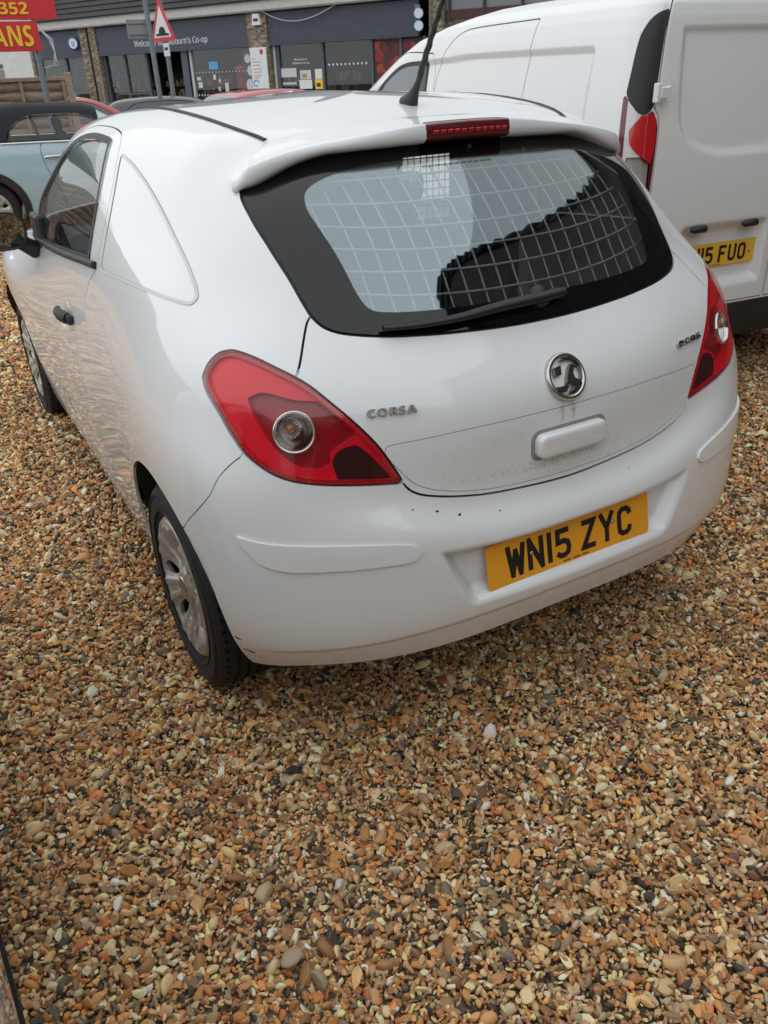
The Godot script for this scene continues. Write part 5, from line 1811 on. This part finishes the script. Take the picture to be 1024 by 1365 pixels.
func shop() -> void:
	var rnd := RandomNumberGenerator.new()
	rnd.seed = 5
	var b := thing("shop_building", "long brick shop with dark blue fascia reading Welcome to Fulbourn's Co-op", "shop", Vector3(12.19, 0, -28.39), deg_to_rad(SHOP_TURN))
	# brick piers
	for p in [[-10.85, -10.32], [-10.26, -9.85], [-1.42, -0.50], [6.20, 6.68]]:
		box("brick_pier", Vector3((p[0] + p[1]) / 2, 1.75, 0.02), Vector3(p[1] - p[0], 3.5, 0.42), M.brick, b)
	var s := st_new()
	tube(s, [Vector3(-10.29, 0.1, 0.27), Vector3(-10.29, 3.5, 0.27)], 0.035, 8)
	build("downpipe", s, M.black, b)
	box("stall_wall", Vector3(-7.3, 0.2, -0.05), Vector3(5.0, 0.4, 0.2), M.brick, b)
	# sign boards
	for p in [[-14.3, -10.88], [-9.82, -1.45], [-0.47, 5.78]]:
		var board := box("fascia_board", Vector3((p[0] + p[1]) / 2, 2.985, 0.12), Vector3(p[1] - p[0], 0.97, 0.10), M.fascia, b, 0.01)
		box("fascia_foot", Vector3((p[0] + p[1]) / 2, 2.487, 0.13), Vector3(p[1] - p[0], 0.03, 0.13), M.frame_grey, board)
		if p[0] > -1.0:
			s = st_new()
			for k in 61: bx(s, Vector3(p[0] + 0.1 * k + 0.1, 2.985, 0.172), Vector3(0.016, 0.95, 0.012))
			build("fascia_rib", s, M.fascia, board).set_meta("kind", "stuff")
	var w := fit_words("shop_name", "Welcome to Fulbourn's Co-op", -7.58, -3.50, 2.81, 0.178, 0.205, M.white, b, false)
	# soffit, gutter and tiled roof
	box("soffit_board", Vector3(-4.0, 3.72, 0.42), Vector3(21.0, 0.36, 0.06), M.soffit, b, 0.01)
	box("soffit", Vector3(-4.0, 3.53, 0.12), Vector3(21.0, 0.04, 0.56), M.soffit, b)
	s = st_new()
	for k in 14:
		var y := 3.93 + 0.21 * k
		bx(s, Vector3(-4.0, y, 0.42 - 0.27 * k), Vector3(21.4, 0.045, 0.34), 0.0, Basis(Vector3.RIGHT, 0.55))
	build("roof_tile_course", s, M.tile, b).set_meta("kind", "stuff")
	box("back_wall", Vector3(-4.0, 2.0, -6.2), Vector3(21.0, 4.0, 0.2), M.shop_dark, b)
	box("roof_deck", Vector3(-4.0, 3.62, -2.9), Vector3(21.0, 0.12, 6.6), M.shop_dark, b)
	for x in [-14.4, 6.6]: box("end_wall", Vector3(x, 1.8, -3.0), Vector3(0.2, 3.6, 6.4), M.brick, b)
	box("shop_floor", Vector3(-4.0, 0.06, -3.0), Vector3(20.8, 0.1, 6.4), M.paving, b)
	# glazing: panes between grey frames
	var frames := [-14.1, -12.3, -10.95, -9.75, -8.5, -7.2, -6.0, -5.02, -4.68, -1.5, -0.42, -0.25, 1.76, 3.85, 5.0, 5.9]
	for x in frames:
		var pale: bool = x in [-4.68, -1.5, -0.42]
		var wide := 0.34 if x == -5.02 else 0.11
		box("window_frame", Vector3(x, 1.28, -0.02), Vector3(wide, 2.42, 0.12), M.frame_pale if pale else M.frame_grey, b, 0.01)
	for p in [[-14.05, -12.36], [-12.24, -11.0], [-9.7, -8.55], [-8.45, -7.25], [-4.62, -1.56], [-0.2, 1.7], [1.82, 3.79], [3.91, 4.94]]:
		box("shop_window", Vector3((p[0] + p[1]) / 2, 1.28, -0.03), Vector3(p[1] - p[0], 2.40, 0.012), M.shop_pane, b)
	# what shows through the glass: shelving with goods
	for k in 9:
		var x := -13.4 + 2.3 * k
		if x > 6: break
		var unit := Node3D.new()
		unit.name = "shelf_unit"
		b.add_child(unit, true)
		s = st_new()
		bx(s, Vector3(x, 0.9, -3.4), Vector3(1.7, 1.7, 0.06))
		for y in [0.35, 0.8, 1.25, 1.7]: bx(s, Vector3(x, y, -3.15), Vector3(1.7, 0.04, 0.5))
		build("shelf", s, M.shop_dark, unit)
		for tone in 4:
			s = st_new()
			for j in 14:
				var h := rnd.randf_range(0.14, 0.34)
				bx(s, Vector3(x + rnd.randf_range(-0.8, 0.8), [0.37, 0.82, 1.27][rnd.randi() % 3] + h / 2, -3.05 + rnd.randf_range(-0.1, 0.1)), Vector3(rnd.randf_range(0.06, 0.14), h, 0.1), 0.005)
			build("goods", s, M.goods[tone], unit).set_meta("kind", "stuff")
	# manifestation dots on the glass
	for run in [[-4.5, -1.7, 1.72, 0.017], [2.0, 3.75, 1.795, 0.028], [4.05, 4.9, 1.80, 0.028]]:
		s = st_new()
		var n := int((run[1] - run[0]) / 0.175)
		for k in n: disc(s, Vector3(run[0] + 0.175 * k, run[2], -0.018), run[3] * 1.3, 0.003, 10)
		build("window_dot", s, M.white, b).set_meta("kind", "stuff")
	s = st_new()
	for k in 19: disc(s, Vector3(-4.5 + 0.16 * k, 0.95, -0.018), 0.03, 0.003, 10)
	build("window_dot", s, M.white, b).set_meta("kind", "stuff")
	# blue panel with three round stickers at the end of the second window
	card("blue_panel", -2.02, -1.56, 0.5, 2.4, -0.055, M.navy, b)
	for q in [[-1.78, 2.11, 0.145], [-1.66, 1.72, 0.17], [-1.74, 1.25, 0.20]]:
		s = st_new()
		disc(s, Vector3(q[0], q[1], -0.018), q[2], 0.004)
		build("round_sticker", s, M.pale, b)
	card("blue_poster", -3.78, -3.30, 1.81, 2.07, -0.016, M.sky_blue, b, 0.004)
	for q in [[-4.4, 1.52, 0.2, 0.12], [-4.35, 1.30, 0.22, 0.2], [-3.55, 1.55, 0.14, 0.18], [-3.3, 1.42, 0.1, 0.12], [-3.35, 1.15, 0.1, 0.14], [-2.95, 1.15, 0.18, 0.4]]:
		card("window_notice", q[0] - q[2] / 2, q[0] + q[2] / 2, q[1] - q[3] / 2, q[1] + q[3] / 2, -0.015, M.pale, b, 0.004)
	# right hand windows: lettering and papers
	fit_words("window_lettering", "Welcome to", 0.44, 1.04, 2.0, -0.012, 0.065, M.pale, b)
	fit_words("window_lettering", "Fulbourn's Co-op", 0.36, 1.14, 1.89, -0.012, 0.065, M.pale, b)
	card("window_notice", -0.2, 0.52, 1.46, 1.74, -0.012, M.pale, b, 0.004)
	card("window_notice", -0.16, 0.50, 1.22, 1.30, -0.012, M.frame_pale, b, 0.004)
	card("window_notice", 0.62, 1.20, 1.08, 1.36, -0.012, M.white, b, 0.004)
	card("window_notice", 0.68, 1.18, 1.38, 1.66, -0.012, M.pale, b, 0.004)
	card("price_card", 0.78, 0.98, 1.42, 1.55, -0.009, M.goods[0], b, 0.003)
	card("window_notice", 1.36, 1.68, 1.38, 1.68, -0.012, M.white, b, 0.004)
	card("price_card", 1.34, 1.69, 1.06, 1.37, -0.011, M.sign_yellow, b, 0.004)
	card("price_card", 1.40, 1.58, 1.13, 1.25, -0.007, M.shop_dark, b, 0.003)
	# red posters of round fruit
	for p in [[3.93, 4.95], [5.05, 5.85]]:
		card("fruit_poster", p[0], p[1], 0.9, 2.45, -0.006, M.maroon, b, 0.006)
		for tone in 3:
			s = st_new()
			for k in 8:
				var r := rnd.randf_range(0.07, 0.2)
				disc(s, Vector3(rnd.randf_range(p[0] + r, p[1] - r), rnd.randf_range(1.0 + r, 2.42 - r), -0.002 + 0.0004 * (tone * 8 + k)), r, 0.003)
			build("poster_print", s, M.tomato[tone], b).set_meta("kind", "stuff")
	# projecting bank of two round signs at the far end of the fascia
	var ps := thing("hanging_sign", "two round pale blue and white signs one above the other on the shop corner", "sign", b.position + b.basis * Vector3(5.93, 0, 0.45), deg_to_rad(SHOP_TURN + 35))
	box("bracket", Vector3(0.0, 2.93, -0.06), Vector3(0.16, 0.74, 0.05), M.galv, ps, 0.01)
	for y in [3.06, 2.73]:
		s = st_new()
		lathe(s, [Vector2(0, -0.05), Vector2(0.15, -0.05), Vector2(0.155, 0.05), Vector2(0, 0.05)], 24, Transform3D(Basis(Vector3.RIGHT, PI / 2), Vector3(0.02, y, 0.05)))
		build("sign_drum", s, M.sky_blue, ps)
		s = st_new()
		disc(s, Vector3(0.02, y, 0.102), 0.13, 0.006)
		build("sign_face", s, M.white, ps)
	# clock-like round sign at the left
	var cs := thing("hanging_sign", "small round white sign with dark blue rim beside the left brick pier", "sign", b.position + b.basis * Vector3(-11.16, 0, 0.32), deg_to_rad(SHOP_TURN + 20))
	s = st_new()
	lathe(s, [Vector2(0, -0.05), Vector2(0.24, -0.05), Vector2(0.25, 0.05), Vector2(0, 0.05)], 28, Transform3D(Basis(Vector3.RIGHT, PI / 2), Vector3(0, 2.98, 0)))
	build("sign_drum", s, M.blue, cs)
	s = st_new()
	disc(s, Vector3(0, 2.98, 0.052), 0.19, 0.008)
	build("sign_face", s, M.white, cs)
	words("sign_print", "co", 0.10, 0.004, M.blue, cs, Transform3D(Basis.IDENTITY, Vector3(0, 3.03, 0.062)))
	words("sign_print", "op", 0.10, 0.004, M.blue, cs, Transform3D(Basis.IDENTITY, Vector3(0, 2.93, 0.062)))
	# alarm box
	var al := thing("alarm_box", "white wedge shaped alarm box high on the middle brick pier", "alarm box", b.position + b.basis * Vector3(-0.86, 3.28, 0.26), deg_to_rad(SHOP_TURN))
	s = st_new()
	prism(s, PackedVector2Array([Vector2(-0.2, -0.17), Vector2(0.2, -0.17), Vector2(0.14, 0.17), Vector2(-0.14, 0.17)]), -0.02, 0.10)
	build("cover", s, M.white, al)
	card("badge", -0.11, 0.11, -0.06, 0.03, 0.102, M.shop_dark, al, 0.006)
	# the white notice board
	var nb := thing("notice_board", "tall white notice board with red disc fixed to the middle brick pier", "notice board", b.position + b.basis * Vector3(-0.95, 1.78, 0.28), deg_to_rad(SHOP_TURN))
	box("board", Vector3.ZERO, Vector3(0.78, 1.30, 0.05), M.white, nb, 0.006)
	s = st_new()
	disc(s, Vector3(0.17, 0.51, 0.026), 0.085, 0.004)
	build("red_disc", s, M.sign_red, nb)
	s = st_new()
	for q in [[-0.22, 0.30, 0.16], [-0.1, 0.20, 0.40], [-0.12, 0.10, 0.36], [-0.08, -0.02, 0.42], [-0.08, -0.12, 0.40], [-0.1, -0.22, 0.36], [-0.14, -0.30, 0.28]]:
		bx(s, Vector3(q[0], q[1], 0.028), Vector3(q[2], 0.028, 0.004))
	build("printed_line", s, M.pinkish, nb)
	var rg := []
	for k in 20: rg.append(Vector3(-0.2 + 0.14 * cos(0.3 + 5.2 * k / 19.0) * (1.0 - 0.02 * k), -0.48 + 0.12 * sin(0.3 + 5.2 * k / 19.0) * (1.0 - 0.02 * k), 0.03))
	s = st_new()
	tube(s, rg, 0.02, 6)
	build("blue_swirl", s, M.sky_blue, nb)
	# pillar box behind the glass
	var pb := thing("post_box", "red pillar box standing behind the dotted shop window", "post box", b.position + b.basis * Vector3(-2.62, 0.11, -0.75), deg_to_rad(SHOP_TURN))
	s = st_new()
	lathe(s, [Vector2(0.40, 0.0), Vector2(0.40, 0.18), Vector2(0.36, 0.20), Vector2(0.36, 1.62), Vector2(0.41, 1.66), Vector2(0.41, 1.76), Vector2(0.36, 1.80), Vector2(0.30, 1.88), Vector2(0, 1.94)], 32)
	build("body", s, M.post_red, pb)
	box("slot", Vector3(0, 1.48, 0.355), Vector3(0.26, 0.05, 0.03), M.black, pb, 0.005)
	# rack of goods outside
	var rk := thing("goods_rack", "wire rack of bright packets standing outside the shop by the left pier", "rack", b.position + b.basis * Vector3(-11.4, 0, 0.9), deg_to_rad(SHOP_TURN))
	s = st_new()
	for x in [-0.62, 0.62]: tube(s, [Vector3(x, 0.0, 0), Vector3(x, 1.62, -0.1)], 0.018, 6)
	for y in [0.5, 0.9, 1.3]: bx(s, Vector3(0, y, 0.05), Vector3(1.24, 0.03, 0.35))
	build("frame", s, M.galv, rk)
	for tone in 5:
		s = st_new()
		for k in 7:
			var h := rnd.randf_range(0.16, 0.34)
			bx(s, Vector3(rnd.randf_range(-0.56, 0.56), [0.52, 0.92, 1.32][rnd.randi() % 3] + h / 2, 0.1 + rnd.randf_range(-0.06, 0.08)), Vector3(rnd.randf_range(0.10, 0.2), h, 0.08), 0.01, Basis(Vector3.BACK, rnd.randf_range(-0.2, 0.2)))
		build("packet", s, [M.goods[0], M.goods[1], M.goods[2], M.sky_blue, M.sign_red][tone], rk).set_meta("kind", "stuff")
	# slack cable under the gutter
	s = st_new()
	var cb := []
	for k in 15:
		var x := k / 14.0
		cb.append(b.position + b.basis * Vector3(-0.6 + 3.3 * x, 3.52 - 0.38 * sin(PI * pow(x, 0.9)), 0.3))
	tube(s, cb, 0.014, 6)
	tag(build("cable", s, M.pale, null), "slack pale cable looping across the dark fascia under the gutter", "cable")
	# trolley rail by the entrance
	var rl := thing("hand_rail", "dark metal rail outside the shop entrance", "rail", b.position + b.basis * Vector3(-6.6, 0, 1.4), deg_to_rad(SHOP_TURN))
	s = st_new()
	tube(s, [Vector3(-1.0, 0.05, 0), Vector3(-1.0, 1.0, 0), Vector3(-0.9, 1.08, 0), Vector3(0.9, 1.08, 0), Vector3(1.0, 1.0, 0), Vector3(1.0, 0.05, 0)], 0.03, 8)
	build("rail", s, M.frame_grey, rl)
	# next shop along
	var nx := thing("shop_building", "shop beyond the right pier with grey panel and maroon band", "shop", b.position + b.basis * Vector3(6.7, 0, 0), deg_to_rad(SHOP_TURN))
	box("wall", Vector3(4.0, 1.35, -0.2), Vector3(8.0, 2.7, 0.3), M.shop_dark, nx)
	box("sign_band", Vector3(4.0, 2.98, 0.0), Vector3(8.0, 0.24, 0.2), M.maroon, nx, 0.01)
	box("upper_panel", Vector3(4.0, 3.45, -0.05), Vector3(8.0, 0.7, 0.2), M.panel_grey, nx, 0.01)
	for x in [0.15, 1.35, 2.6, 4.0, 5.5]: box("panel_divider", Vector3(x, 3.3, 0.08), Vector3(0.07, 1.0, 0.08), M.shop_dark, nx)
	box("soffit_board", Vector3(4.0, 3.95, 0.3), Vector3(8.0, 0.3, 0.06), M.soffit, nx)
	# white rendered house to the left of the shop
	var wh := thing("house", "white rendered house beside the shop, behind the timber fence", "house", b.position + b.basis * Vector3(-14.5, 0, 0.2), deg_to_rad(SHOP_TURN))
	box("wall", Vector3(-1.1, 2.9, -4.0), Vector3(2.2, 5.8, 8.0), M.render_white, wh)
	box("wall", Vector3(-9.4, 4.1, -4.0), Vector3(14.4, 3.4, 8.0), M.render_white, wh)
	box("wall", Vector3(-9.4, 0.85, -4.0), Vector3(14.4, 1.7, 8.0), M.render_white, wh)
	box("wall", Vector3(-11.0, 2.05, -4.0), Vector3(11.2, 0.7, 8.0), M.render_white, wh)
	var win := box("window", Vector3(-3.8, 2.05, -0.5), Vector3(3.2, 0.7, 0.1), M.dark_pane, wh)
	box("window_frame", Vector3(-3.8, 2.34, -0.06), Vector3(3.2, 0.07, 0.1), M.frame_grey, win)
	box("blind", Vector3(-3.3, 2.22, -0.3), Vector3(2.2, 0.12, 0.04), M.white, win)
	s = st_new()
	prism(s, PackedVector2Array([Vector2(-8.3, 5.75), Vector2(0.4, 5.75), Vector2(-3.95, 8.4)]), -16.8, 0.2, Transform3D(Basis(Vector3.UP, PI / 2), Vector3(-16.9, 0, 0.3)))
	build("roof", s, M.tile, wh)

func gable_house() -> void:
	var h := thing("house", "dark brick house with tiled gable close on the right, mirrored in the rear window", "house", Vector3(4.15, 0, 7.6))
	# gable towards the yard (x is the gable's face), eaves 5.8 either side of the ridge
	var s := st_new()
	prism(s, PackedVector2Array([Vector2(-7.65, 0), Vector2(7.65, 0), Vector2(7.65, 3.85), Vector2(0, 8.95), Vector2(-7.65, 3.85)]), 0.0, 0.3, Transform3D(Basis(Vector3.UP, PI / 2), Vector3.ZERO))
	build("gable_wall", s, M.brick_dark, h)
	for sd in [-1.0, 1.0]: box("side_wall", Vector3(4.5, 1.95, 7.5 * sd), Vector3(8.4, 3.9, 0.3), M.brick_dark, h)
	box("back_wall", Vector3(8.8, 3.0, 0), Vector3(0.3, 6.0, 14.8), M.brick_dark, h)
	box("lean_to", Vector3(2.0, 1.85, -8.5), Vector3(4.0, 3.7, 1.6), M.brick_dark, h)
	box("flat_roof", Vector3(2.0, 3.74, -8.55), Vector3(4.3, 0.12, 1.9), M.tile, h, 0.02)
	# lapped tile courses; their ends step up the verge
	var slope := atan2(5.25, 7.95)
	for sd in [-1.0, 1.0]:
		for k in 19:
			var t := (k + 0.5) / 19.0
			var z: float = lerpf(8.0, 0.08, t) * sd
			var y := lerpf(3.80, 9.1, t)
			box("tile_course", Vector3(4.25 + 0.03 * (k % 3), y + 0.03, z), Vector3(8.9, 0.10, 0.62), M.tile, h, 0.012, Basis(Vector3.RIGHT, (slope - 0.47) * sd))
	box("ridge_tile", Vector3(4.25, 9.2, 0), Vector3(8.9, 0.2, 0.34), M.tile, h, 0.06)
	s = st_new()
	tube(s, [Vector3(-0.2, 3.76, -8.12), Vector3(8.7, 3.76, -8.12)], 0.06, 8)
	build("gutter", s, M.black, h)
	for q in [[-2.4, 1.6], [2.4, 1.6], [-1.6, 4.4], [1.6, 4.4]]:
		var w := box("window", Vector3(-0.012, q[1], q[0]), Vector3(0.06, 1.1, 1.0), M.dark_pane, h)
		box("sill", Vector3(-0.05, q[1] - 0.6, q[0]), Vector3(0.14, 0.08, 1.16), M.kerb, w, 0.01)

func timber_fence() -> void:
	var rnd := RandomNumberGenerator.new()
	rnd.seed = 9
	var dir := Vector3(0.987, 0, 0.157)
	var turn := atan2(-dir.z, dir.x)
	var f := thing("timber_fence", "weathered brown timber fence of lapped boards behind the blue convertible", "fence", Vector3(1.53, 0, -12.31), turn)
	var panel := 1.83
	for p in 5:
		var x1 := -0.06 - p * (panel + 0.12)
		var x0 := x1 - panel
		box("post", Vector3(x1 + 0.06, 0.84, 0), Vector3(0.10, 1.68, 0.10), M.wood[3], f, 0.008)
		for k in 12:
			# each board has a wavy lower edge and laps the one below
			var s := st_new()
			var y0 := 0.10 + 0.123 * k
			var n := 12
			var ph := rnd.randf() * TAU
			var pts := []
			for j in n + 1:
				var x := lerpf(x0, x1, float(j) / n)
				pts.append([x, y0 + 0.012 * sin(j * 0.9 + ph) + rnd.randf_range(-0.006, 0.006)])
			for j in n:
				var a := Vector3(pts[j][0], pts[j][1], 0.036)
				var b := Vector3(pts[j + 1][0], pts[j + 1][1], 0.036)
				var c := Vector3(pts[j + 1][0], y0 + 0.15, 0.012)
				var d := Vector3(pts[j][0], y0 + 0.15, 0.012)
				var back := Vector3(0, 0, -0.012)
				quad(s, a, b, c, d)
				quad(s, b + back, a + back, d + back, c + back)
				quad(s, a + back, b + back, b, a)
				quad(s, d, c, c + back, d + back)
			build("board", s, M.wood[rnd.randi() % 4], f)
		for k in 4:
			box("batten", Vector3(lerpf(x0 + 0.03, x1 - 0.03, k / 3.0), 0.82, 0.052), Vector3(0.045, 1.5, 0.026), M.wood[rnd.randi() % 3], f, 0.004)
		box("cap_rail", Vector3((x0 + x1) / 2, 1.605, 0.02), Vector3(panel, 0.055, 0.07), M.wood[2], f, 0.006)
	box("post", Vector3(-0.06 - 5 * (panel + 0.12) + 0.06, 0.84, 0), Vector3(0.10, 1.68, 0.10), M.wood[3], f, 0.008)

func street_signs() -> void:
	var turn := atan2(-0.152, 0.988)
	# red sale boards on a grey post
	var v := thing("sale_sign", "two red sale boards with yellow lettering on a grey post by the fence", "sign", Vector3(0.935, 0, -10.90), turn)
	var s := st_new()
	tube(s, [Vector3(0.01, 0, -0.05), Vector3(-0.012, 2.75, -0.05)], 0.038, 10)
	build("post", s, M.galv, v)
	var b1 := box("upper_board", Vector3(-0.62, 2.50, 0.02), Vector3(1.88, 0.455, 0.02), M.sign_red, v, 0.004)
	var b2 := box("lower_board", Vector3(-0.85, 2.088, 0.025), Vector3(1.82, 0.335, 0.02), M.sign_red, v, 0.004)
	box("board_edge", Vector3(-0.85, 2.262, 0.02), Vector3(1.7, 0.012, 0.03), M.white, b1)
	fit_words("phone_number", "52352", -0.585, -0.015, 2.395, 0.038, 0.128, M.sign_yellow, b1)
	fit_words("sale_word", "VANS", -0.66, -0.02, 2.088, 0.043, 0.225, M.sign_yellow, b2)
	# loose wires on the post
	for k in 3:
		s = st_new()
		tube(s, [Vector3(0.05, 2.2, 0), Vector3(0.17 + 0.02 * k, 2.05, 0.02), Vector3(0.21, 1.9 - 0.03 * k, 0.03), Vector3(0.16 + 0.03 * k, 1.75, 0.02), Vector3(0.05, 1.73, 0.0)], 0.006, 5)
		build("loose_wire", s, M.pale, v)
	# hump warning sign
	var t := thing("warning_sign", "red bordered triangle sign with black road hump on a grey post", "road sign", Vector3(4.545, 0, -17.22), deg_to_rad(-74))
	s = st_new()
	tube(s, [Vector3(0.0, 0, -0.06), Vector3(0.0, 3.0, -0.06)], 0.045, 10)
	build("post", s, M.galv, t)
	var tri_ := func(scale: float, lift: float, r: float) -> PackedVector2Array:
		var o := PackedVector2Array()
		for q in [[-0.45, 2.235, 210.0], [0.45, 2.235, 330.0], [0.0, 3.015, 90.0]]:
			var c := Vector2(q[0], q[1])
			var m := Vector2(0, 2.495)
			c = m + (c - m) * scale
			for j in 5:
				var g := deg_to_rad(q[2] - 60 + 30 * j)
				o.append(c + (m - c).normalized() * r * 2 + Vector2(cos(g), sin(g)) * r)
		return o
	s = st_new()
	prism(s, tri_.call(1.0, 0.0, 0.035), -0.012, 0.0)
	build("border_plate", s, M.sign_red, t)
	s = st_new()
	prism(s, tri_.call(0.72, 0.0, 0.014), 0.0, 0.004)
	build("white_field", s, M.white, t)
	s = st_new()
	var hump := PackedVector2Array([Vector2(-0.235, 2.335), Vector2(0.235, 2.335), Vector2(0.235, 2.375), Vector2(0.155, 2.375)])
	for k in 9: hump.append(Vector2(0.125 * cos(PI * k / 8), 2.385 + 0.115 * sin(PI * k / 8)))
	hump.append_array(PackedVector2Array([Vector2(-0.155, 2.375), Vector2(-0.235, 2.375)]))
	prism(s, hump, 0.004, 0.008)
	build("hump_symbol", s, M.hump, t)
	box("lower_plate", Vector3(0.06, 2.08, -0.005), Vector3(0.22, 0.24, 0.012), M.white, t, 0.004)
	box("plate_print", Vector3(0.06, 2.10, 0.003), Vector3(0.13, 0.05, 0.003), M.shop_dark, t)
	# taller post with the back of a sign
	var p := thing("street_sign", "taller grey post carrying the plain back of a square sign", "road sign", Vector3(4.035, 0, -16.33), deg_to_rad(-10))
	s = st_new()
	tube(s, [Vector3(0.02, 0, 0), Vector3(-0.03, 4.2, 0)], 0.05, 12)
	build("post", s, M.galv, p)
	box("sign_back", Vector3(-0.22, 2.42, -0.06), Vector3(0.42, 0.33, 0.015), M.sign_back, p, 0.004)
	for y in [2.52, 2.33]: box("rail", Vector3(-0.18, y, -0.045), Vector3(0.44, 0.03, 0.02), M.galv, p, 0.003)

func litter() -> void:
	var s := st_new()
	# a curled dead leaf
	var rows := []
	for i in 9:
		var x := i / 8.0
		var w := 0.011 * sin(PI * pow(x, 0.8)) * (1.0 + 0.25 * sin(i * 2.1))
		rows.append([Vector3(-0.025 + 0.05 * x, 0.004 + 0.006 * sin(PI * x), -w), Vector3(-0.025 + 0.05 * x, 0.001 + 0.004 * sin(PI * x), 0), Vector3(-0.025 + 0.05 * x, 0.006 + 0.008 * x, w)])
	for i in 8:
		for k in 2: quad(s, rows[i][k], rows[i][k + 1], rows[i + 1][k + 1], rows[i + 1][k])
	var leaf := build("dead_leaf", s, M.leaf)
	leaf.position = Vector3(-0.395, 0.016, 0.83)
	leaf.rotation.y = 0.7
	tag(leaf, "curled brown dead leaf lying on the gravel in the foreground", "leaf")
	var spots := [[-0.9, 0.55, 2.1, 0.8], [0.35, 1.05, 4.0, 0.9], [0.15, 0.72, 1.2, 0.7], [-1.25, -0.55, 3.0, 1.2], [0.95, 0.35, 0.4, 1.0], [-0.62, 1.12, 5.2, 0.65]]
	var said := ["small curled brown leaf on the gravel left of the rear wheel's foreground", "brown leaf on the gravel near the right foreground", "dry leaf on the gravel behind the bumper's middle", "brown leaf on the gravel beside the hatchback's door", "dry leaf on the gravel at the right beyond the bumper", "small dry leaf by the bottom edge of the gravel"]
	for k in spots.size():
		var l: MeshInstance3D = leaf.duplicate()
		l.name = numbered("dead_leaf")
		add_child(l, true)
		l.transform = Transform3D(Basis.from_euler(Vector3(0.15, spots[k][2], -0.1)).scaled_local(Vector3.ONE * spots[k][3]), Vector3(spots[k][0], 0.017, spots[k][1]))
		tag(l, said[k], "leaf", "dead leaves on the gravel")
	var twigs := [[-0.25, 0.95, 0.5, "thin dark twig on the gravel in the middle foreground"], [0.5, 0.62, 2.2, "thin dark twig on the gravel below the number plate's right end"], [-1.1, 0.2, 1.4, "thin dark twig on the gravel at the left edge"]]
	for q in twigs:
		s = st_new()
		tube(s, [Vector3(-0.05, 0.004, 0), Vector3(-0.02, 0.008, 0.006), Vector3(0.015, 0.005, 0.002), Vector3(0.05, 0.009, 0.010)], [0.0022, 0.002, 0.0017, 0.001], 6)
		var tw := build("twig", s, M.leaf)
		tw.position = Vector3(q[0], 0.014, q[1])
		tw.rotation.y = q[2]
		tag(tw, q[3], "twig", "twigs on the gravel")
	var red := put_mesh("red_chip", stone_mesh(41, RandomNumberGenerator.new()), mat(lin(0.30, 0.02, 0.015), 0.5))
	red.transform = Transform3D(Basis.from_euler(Vector3(0.2, 0.4, 0)).scaled_local(Vector3.ONE * 0.026), Vector3(0.53, 0.014, 0.78))
	tag(red, "small bright red chip on the gravel below the bumper's right end", "stone")
	var green := st_new()
	for k in 4: bx(green, Vector3(0.012 * k - 0.02, 0.004 * (k % 2), 0.007 * sin(k * 2.0)), Vector3(0.016, 0.004, 0.01), 0.001, Basis.from_euler(Vector3(0.3 * k, k, 0.2)))
	var gl := build("broken_glass", green, M.green_glass)
	gl.position = Vector3(0.62, 0.018, 1.0)
	tag(gl, "few shards of green bottle glass on the gravel at the right edge", "glass")

# a long brick house across the yard, behind where one stands: the hatchback's tail mirrors it
func yard_house() -> void:
	var h := thing("house", "long low brick house behind the standing point, mirrored in the white tailgate", "house", Vector3(-5.5, 0, 9.5))
	box("wall", Vector3(0, 2.05, 3.0), Vector3(16.0, 4.1, 6.0), M.brick_dark, h)
	var s := st_new()
	prism(s, PackedVector2Array([Vector2(-3.5, 4.05), Vector2(3.5, 4.05), Vector2(0, 6.6)]), -8.3, 8.3, Transform3D(Basis(Vector3.UP, PI / 2), Vector3(0, 0, 3.0)))
	build("roof", s, M.tile, h)
	for x in [-6.2, -3.4, 0.4, 3.0, 6.0]:
		var w := box("window", Vector3(x, 1.7, -0.02), Vector3(1.3, 1.2, 0.06), M.dark_pane, h)
		box("window_frame", Vector3(x, 1.7, -0.05), Vector3(0.07, 1.2, 0.06), M.white, w)
		box("sill", Vector3(x, 1.06, -0.06), Vector3(1.5, 0.08, 0.16), M.kerb, w, 0.01)
	box("door", Vector3(-1.4, 1.02, -0.02), Vector3(0.95, 2.04, 0.06), M.maroon, h, 0.01)
	s = st_new()
	tube(s, [Vector3(-8.3, 4.02, -0.55), Vector3(8.3, 4.02, -0.55)], 0.06, 8)
	build("gutter", s, M.black, h)
